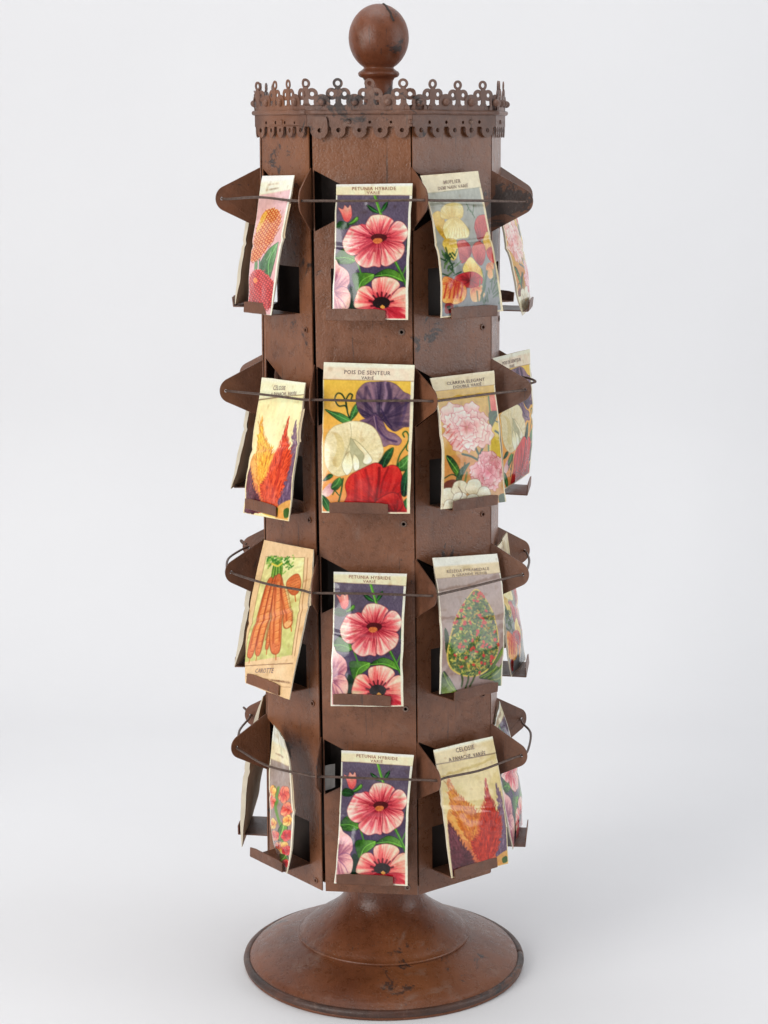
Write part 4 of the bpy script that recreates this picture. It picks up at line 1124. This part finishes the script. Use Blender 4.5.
# ------------------------------------------------------------------ packets
class Surface:
    """six control points in face coordinates: top L/R, middle L/R, bottom L/R"""
    def __init__(s, k, T, M, B, bulge=.0030, tm=.5, curl=0.0, seed=0):
        s.k = k; s.c = [np.array(p, float) for p in (*T, *M, *B)]; s.bulge = bulge; s.tm = tm; s.curl = curl; s.seed = seed
    def face(s, S, T):
        tm = s.tm
        l0 = (T - tm) * (T - 1) / tm; l1 = T * (T - 1) / (tm * (tm - 1)); l2 = T * (T - tm) / (1 - tm)
        c = s.c; out = []
        for i in range(3):
            out.append((1 - S) * (l0 * c[0][i] + l1 * c[2][i] + l2 * c[4][i]) + S * (l0 * c[1][i] + l1 * c[3][i] + l2 * c[5][i]))
        return out
    def world(s, S, T, inward=0.0):
        u, o, z = s.face(S, T)
        pil = 4 * S * (1 - S)
        g = np.exp(-((T - .68) / .26) ** 2)
        wr = (vnoise(S * 4 + 3, T * 7, s.seed) - .5) * .0018 + (vnoise(S * 11, T * 17 + 8, s.seed + 5) - .5) * .0004
        edge = (vnoise(T * 9 + 2, S * 0, s.seed + 9) - .5) * .0008 * (np.abs(S - .5) * 2) ** 6
        crease = (-.0013 if s.seed not in (7, 6) else -.0005) * np.exp(-((T - .46 - .05 * S) / .02) ** 2)
        if s.roll:      # left part rolled back
            lc, t0, tw = s.roll
            o = o - lc * (np.clip(.45 - S, 0, 1) / .45) ** 2 * np.exp(-((T - t0) / tw) ** 2)
        o = o + s.bulge * pil * g + wr + crease + s.curl * (1 - T) ** 3 - inward
        u = u + edge
        t = (z - 0.08) / 0.76
        a = TH + TW * t + s.k * PI / 4; r = AP + o
        x = X0 + LX * t + r * np.sin(a) + u * np.cos(a); y = -r * np.cos(a) + u * np.sin(a)
        return np.stack([x, y, z], -1)

def grid_mesh(name, P, mat, parent, origin, colors=None, flip=False):
    ny, nx = P.shape[:2]
    me = bpy.data.meshes.new(name)
    V = (P.reshape(-1, 3) - np.array(origin))
    me.vertices.add(nx * ny); me.vertices.foreach_set('co', V.astype(np.float32).ravel())
    i, j = np.meshgrid(np.arange(nx - 1), np.arange(ny - 1))
    a = (j * nx + i).ravel()
    q = np.stack([a, a + nx, a + nx + 1, a + 1], 1)
    if flip: q = q[:, ::-1]
    nf = len(q)
    me.loops.add(nf * 4); me.loops.foreach_set('vertex_index', q.astype(np.int32).ravel())
    me.polygons.add(nf); me.polygons.foreach_set('loop_start', np.arange(nf, dtype=np.int32) * 4)
    me.update(calc_edges=True); me.validate()
    me.polygons.foreach_set('use_smooth', np.ones(nf, bool))
    if colors is not None:
        at = me.color_attributes.new('print', 'FLOAT_COLOR', 'POINT')
        cc = np.ones((nx * ny, 4), np.float32); cc[:, :3] = colors.reshape(-1, 3)
        at.data.foreach_set('color', cc.ravel())
    me.materials.append(mat)
    o = bpy.data.objects.new(name, me); link(o, parent)
    return o

GROUP = 'seed packets in the stand'
def packet(label, k, T, M, B, artname, words=True, bulge=.0042, curl=0.0, seed=0, flap=False, roll=None, small=False, half=.0016, edge=.0012):
    tm = .5
    if M is None:
        M = tuple(tuple((np.array(a) + np.array(b)) / 2 + np.array((0, .0035, 0))) for a, b in zip(T, B))
    z_mid = [m[2] for m in M]
    tmv = float(np.clip(np.mean([(T[i][2] - M[i][2]) / (T[i][2] - B[i][2]) for i in (0, 1)]), .3, .7))
    sf = Surface(k, T, M, B, bulge, tmv, curl, seed); sf.roll = roll
    bc = W(k, (B[0][0] + B[1][0]) / 2, (B[0][1] + B[1][1]) / 2, min(B[0][2], B[1][2]))
    e = empty('seed_packet', bc); e['label'] = label; e['category'] = 'seed packet'; e['group'] = GROUP
    A = art(artname)
    col = A.done()
    yy, xx = np.mgrid[0:col.shape[0], 0:col.shape[1]]
    age = (vnoise(xx / 38 + seed * 3.1, yy / 44 + seed, seed + 40) - .5)[..., None]
    spot = np.clip(vnoise(xx / 9 + seed * 7, yy / 9, seed + 60) - .80, 0, 1)[..., None] * 2.0
    fade = ((seed * 37 % 11) / 11 - .5) * .10
    col = np.clip(col * (1 + fade - .16 * np.abs(age) * C(.5, .9, 1.6) - spot * C(.5, .7, .9)) + max(fade, 0) * .12, 0.002, .95)
    if small:
        col = col[::2, ::2]
    ny, nx = col.shape[:2]
    S, Tt = np.meshgrid(np.linspace(0, 1, nx), np.linspace(0, 1, ny))
    P = sf.world(S, Tt)
    grid_mesh('front_sheet', P, M_PRINT, e, bc, col)
    # back sheet, glued at the edges and puffed by the seeds
    S2, T2 = np.meshgrid(np.linspace(-.002, 1.002, 17), np.linspace(0, 1, 31))
    puff = .0006 + edge * np.clip(np.sin(T2 * PI) * 1.6, 0, 1) + half * 2 * (4 * S2 * (1 - S2)).clip(0) * (.25 + np.exp(-((T2 - .66) / .25) ** 2))
    P2 = sf.world(S2, T2, puff)
    bmesh_like = grid_mesh('back_sheet', P2, M_KRAFT, e, bc, None, flip=True)
    # folded side edges
    for sx in (0.0, 1.0):
        T4 = np.linspace(0, 1, 60); G = np.full(60, sx)
        wd = .0006 + edge * np.clip(np.sin(T4 * PI) * 1.6, 0, 1) * (.75 + .25 * vnoise(T4 * 6, G, seed + 3))
        ea = sf.world(G, T4, 0 * T4); eb = sf.world(G, T4, wd)
        Pe = np.stack([ea, eb], 1)
        grid_mesh('side_fold', Pe, M_EDGE, e, bc)
    if flap:
        S3, T3 = np.meshgrid(np.linspace(.86, 1.035, 6), np.linspace(.24, .50, 10))
        grid_mesh('glue_flap', sf.world(S3, T3, .0013 + 0 * S3), M_KRAFT, e, bc)
    if words and artname in WORDS:
        parts = []
        for s, cx, cy, w, h, d, inkname in WORDS[artname]:
            V2, F2 = text_mesh(s)
            l = math.hypot(*d); dx, dy = d[0] / l, d[1] / l
            x = cx + V2[:, 0] * w * dx + V2[:, 1] * h * dy * 1.0 ; y = cy + V2[:, 0] * w * dy - V2[:, 1] * h * dx
            Sx, Tx = A.inv(x, y)
            Pw = sf.world(Sx, Tx, -.00028)
            parts.append(([tuple(p) for p in Pw], F2, inkname))
        V, F = join_parts([(p[0], p[1]) for p in parts])
        mesh_obj('lettering', [Vector(v) - bc for v in V], F, INK[parts[0][2]], e)
    return e

packet('purple petunia packet in the top row of the front face', 0,
       ((-.0213, .014, .8259), (.0517, .014, .8272)), ((-.0231, .026, .7572), (.0492, .026, .7569)), ((-.0244, .0335, .6999), (.0484, .0335, .6999)), 'petunia', seed=1, roll=(.0036, .62, .25))
packet('widest packet, sweet peas in purple, cream and red, facing front', 0,
       ((-.0363, .014, .6562), (.0523, .014, .6549)), None, ((-.0381, .0335, .5119), (.0478, .0335, .5129)), 'pois', seed=2)
packet('purple petunia packet in the third row of the front face, glare on its left', 0,
       ((-.0305, .014, .4485), (.0424, .014, .4488)), ((-.0317, .026, .3795), (.0389, .026, .3787)), ((-.0326, .0335, .3171), (.0399, .0335, .3193)), 'petunia', seed=3, bulge=.0042, roll=(.0050, .30, .24))
packet('purple petunia packet in the lowest front row, just above the round foot', 0,
       ((-.0257, .014, .2655), (.0473, .014, .2633)), ((-.0284, .026, .1836), (.0415, .026, .1856)), ((-.0329, .0335, .1322), (.0415, .0335, .1329)), 'petunia', seed=4)
packet('faded packet of yellow and red snapdragons on grey with a curled top left corner', 1,
       ((-.0504, .016, .8344), (.0233, .012, .8379)), ((-.0368, .026, .7563), (.0292, .026, .7672)), ((-.0413, .0335, .7009), (.0373, .0335, .7032)), 'muflier', seed=5)
packet('yellow packet with ruffled pink clarkia flowers facing right of the front sweet peas', 1,
       ((-.0394, .014, .6409), (.0405, .014, .6428)), ((-.0342, .026, .5723), (.0407, .026, .5675)), ((-.0428, .0335, .515), (.0403, .0335, .5133)), 'clarkia', seed=6)
packet('mauve packet with one large green and red mignonette cone', 1,
       ((-.0373, .014, .4628), (.0465, .014, .4561)), ((-.038, .026, .3841), (.0452, .026, .3792)), ((-.0467, .0335, .33), (.0344, .0335, .3246)), 'reseda', seed=7, bulge=.003)
packet('tilted packet of orange, red and maroon celosia plumes in the lowest row on the right', 1,
       ((-.0384, .014, .2656), (.0395, .014, .2651)), ((-.038, .026, .2121), (.0444, .026, .1984)), ((-.0328, .0335, .1344), (.044, .0335, .1318)), 'celosie', seed=8)
packet('narrow pink packet with an orange and a red globe flower, top row on the left', -1,
       ((-.0222, .008, .8325), (.0575, .024, .8346)), ((-.0310, .018, .754), (.0450, .0315, .7706)), ((-.0324, .022, .6980), (.0282, .0342, .7005)), 'dahlia', words=False, seed=9, flap=True, bulge=.0022)
packet('cream packet of orange and red celosia plumes, print painted as brightly lit, second row on the left', -1,
       ((-.0204, .014, .6338), (.0544, .014, .6357)), ((-.03, .024, .5582), (.0533, .024, .5816)), ((-.0358, .0315, .4957), (.0467, .0315, .4999)), 'celosie_lit', seed=10, flap=True, bulge=.0022)
packet('tan paper packet with a bunch of orange carrots', -1,
       ((-.022, .016, .4678), (.0557, .010, .4701)), ((-.0365, .032, .349), (.0542, .024, .3842)), ((-.0337, .0335, .3181), (.0429, .0335, .3178)), 'carrot', seed=11, flap=True, bulge=.002)
packet('packet of red and yellow flowers seen almost edge-on in the lowest row on the left', -1,
       ((-.0184, .010, .2727), (.0286, .030, .2727)), ((.0020, .0320, .2189), (.0450, .0335, .2189)), ((-.0178, .0097, .1314), (.0328, .034, .1314)), 'snap', words=False, seed=12, flap=True, bulge=.0025)
# right edge of the stand
packet('pink and white flowered packet seen edge-on below the top right flap', 2,
       ((-.033, .004, .815), (.040, .012, .817)), ((-.034, .0150, .765), (.039, .0245, .765)), ((-.035, .0300, .6950), (.038, .0345, .7004)), 'clarkia', seed=13, small=True)
packet('sweet pea packet swung outwards behind the hooked wire end on the right edge', 2,
       ((-.030, -.0002, .6510), (.055, .032, .6518)), ((-.030, .0080, .580), (.055, .0356, .575)), ((-.030, .0131, .5169), (.055, .0324, .5199)), 'pois', seed=14)
packet('packet with yellow and pink flowers at the right edge, beside the mignonette', 2,
       ((-.035, .0024, .4534), (.040, .0111, .4580)), ((-.035, .0100, .4046), (.040, .0216, .389)), ((-.035, .0204, .3206), (.040, .0320, .3190)), 'muflier', seed=15, small=True)
packet('petunia packet seen edge-on at the right edge of the lowest row, behind the celosia', 2,
       ((-.035, .0025, .2628), (.040, .0040, .2720)), ((-.035, .0093, .2123), (.040, .0240, .2000)), ((-.035, .0232, .1315), (.040, .0290, .1330)), 'petunia', seed=16, small=True)
# left edge: seen from behind
for r, (label, T, M, B) in enumerate((
    ('brown back of a packet below the top left flap', ((-.037, .006, .828), (.037, .006, .828)), ((-.037, .014, .757), (.037, .0182, .7577)), ((-.037, .021, .7010), (.037, .0266, .7031))),
    ('brown back of a packet on the left edge of the second row', ((-.037, .008, .638), (.037, .008, .638)), ((-.037, .018, .556), (.037, .0240, .5561)), ((-.037, .027, .5140), (.037, .0345, .5120))),
    ('packet back with a pink printed rim on the left edge, beside the carrots', ((-.037, .010, .450), (.037, .012, .450)), ((-.037, .017, .385), (.037, .0230, .3850)), ((-.037, .027, .3225), (.037, .0340, .3220))),
    ('pale packet seen from behind, leaning free at the bottom left edge', ((-.037, .000, .290), (.037, .0053, .290)), ((-.037, .0205, .206), (.037, .0269, .2059)), ((-.037, .0340, .128), (.037, .0300, .1229))))):
    packet(label, -2, T, M, B, ('clarkia', 'celosie', 'petunia', 'snap')[r], words=False, seed=20 + r, small=True, edge=(.003, .0034, .0045, .005)[r])

SP = [W(0, u, o, z) for u, o, z in ((-.0453, -.0035, .2428), (-.0400, -.0050, .2440), (-.0351, -.0030, .2453), (-.0354, -.0025, .2209), (-.0405, -.0045, .2180), (-.0468, -.0030, .2162))]
V = SP + [p + Vector((0, .0008, 0)) for p in SP]
F = [(0, 5, 4, 1), (1, 4, 3, 2), (6, 7, 10, 11), (7, 8, 9, 10), (0, 1, 7, 6), (1, 2, 8, 7), (2, 3, 9, 8), (3, 4, 10, 9), (4, 5, 11, 10), (5, 0, 6, 11)]
M_SCRAP = simple_mat('grey_white_paper', (0.50, 0.48, 0.45), 0.7, 0, 90, 0.2)
o = mesh_obj('paper_scrap', V, F, M_SCRAP, origin=SP[5])
o['label'] = 'small grey white scrap caught in the opening left of the lowest petunia packet'; o['category'] = 'paper scrap'

# ------------------------------------------------------------------ backdrop, light, camera
def backdrop_mat():
    m, nt, bs = nodes_of('white_backdrop_paint')
    tc = add(nt, 'ShaderNodeTexCoord')
    n1 = add(nt, 'ShaderNodeTexNoise', Scale=1.6, Detail=4.0); nt.links.new(tc.outputs['Object'], n1.inputs['Vector'])
    r = ramp(nt, [(0.3, (0.775, 0.772, 0.785)), (0.7, (0.81, 0.807, 0.818))]); nt.links.new(n1.outputs['Fac'], r.inputs['Fac'])
    nt.links.new(r.outputs['Color'], bs.inputs['Base Color'])
    bs.inputs['Roughness'].default_value = 0.75
    bs.inputs['Specular IOR Level'].default_value = 0.2
    n2 = add(nt, 'ShaderNodeTexNoise', Scale=28.0, Detail=6.0); nt.links.new(tc.outputs['Object'], n2.inputs['Vector'])
    bp = add(nt, 'ShaderNodeBump', Strength=0.12, Distance=0.004); nt.links.new(n2.outputs['Fac'], bp.inputs['Height'])
    nt.links.new(bp.outputs['Normal'], bs.inputs['Normal'])
    return m
prof = [(-5.0, FLOOR_Z), (0.0, FLOOR_Z), (0.85, FLOOR_Z)]
R_ = 0.45
for a in np.linspace(0, 90, 16)[1:]:
    prof.append((0.85 + R_ * math.sin(math.radians(a)), FLOOR_Z + R_ * (1 - math.cos(math.radians(a)))))
prof.append((0.85 + R_, 4.0))
V, F = [], []
for x in (-4.0, 4.0):
    for y, z in prof:
        V.append((x, y, z))
n = len(prof)
for i in range(n - 1):
    F.append((i, n + i, n + i + 1, i + 1))
bd = mesh_obj('floor', V, F, backdrop_mat(), smooth=True)
bd['kind'] = 'structure'; bd['label'] = 'plain white floor sweeping up into a white wall'

def area(name, loc, target, sx, sy, power, color=(1, 1, 1)):
    l = bpy.data.lights.new(name, 'AREA'); l.shape = 'RECTANGLE'; l.size = sx; l.size_y = sy; l.energy = power; l.color = color
    o = bpy.data.objects.new(name, l); COL.objects.link(o)
    o.location = loc
    o.rotation_euler = (Vector(target) - Vector(loc)).to_track_quat('-Z', 'Y').to_euler()
    return o
area('softbox_key', (-1.85, -1.85, 1.28), (0, 0, .5), 1.3, 2.0, 57, (1.0, 0.985, 0.96))
area('softbox_right', (2.3, -0.5, 1.1), (0, 0, .5), 1.2, 1.9, 23, (0.95, 0.975, 1.0))
area('softbox_top', (-0.2, 0.1, 3.3), (0, 0.6, 0), 2.6, 2.0, 45, (0.98, 0.99, 1.0))

w = bpy.data.worlds.new('World'); scene.world = w; w.use_nodes = True
bg = w.node_tree.nodes['Background']
bg.inputs['Color'].default_value = (0.93, 0.96, 1.0, 1); bg.inputs['Strength'].default_value = 0.19

cam_d = bpy.data.cameras.new('Camera'); cam = bpy.data.objects.new('Camera', cam_d); COL.objects.link(cam)
scene.camera = cam
cam.location = (0.00198, -2.02165, 0.87213)
cam.rotation_euler = (PI / 2 - 0.18946, 0, 0)
cam_d.sensor_fit = 'VERTICAL'; cam_d.sensor_height = 24; cam_d.lens = 24 * 1966.5 / 1024
cam_d.clip_start = 0.02; cam_d.clip_end = 100

scene.render.engine = 'CYCLES'
scene.render.resolution_x = 768; scene.render.resolution_y = 1024
scene.view_settings.view_transform = 'Standard'; scene.view_settings.look = 'None'
scene.view_settings.exposure = 0.0; scene.view_settings.gamma = 1.0
scene.cycles.max_bounces = 8
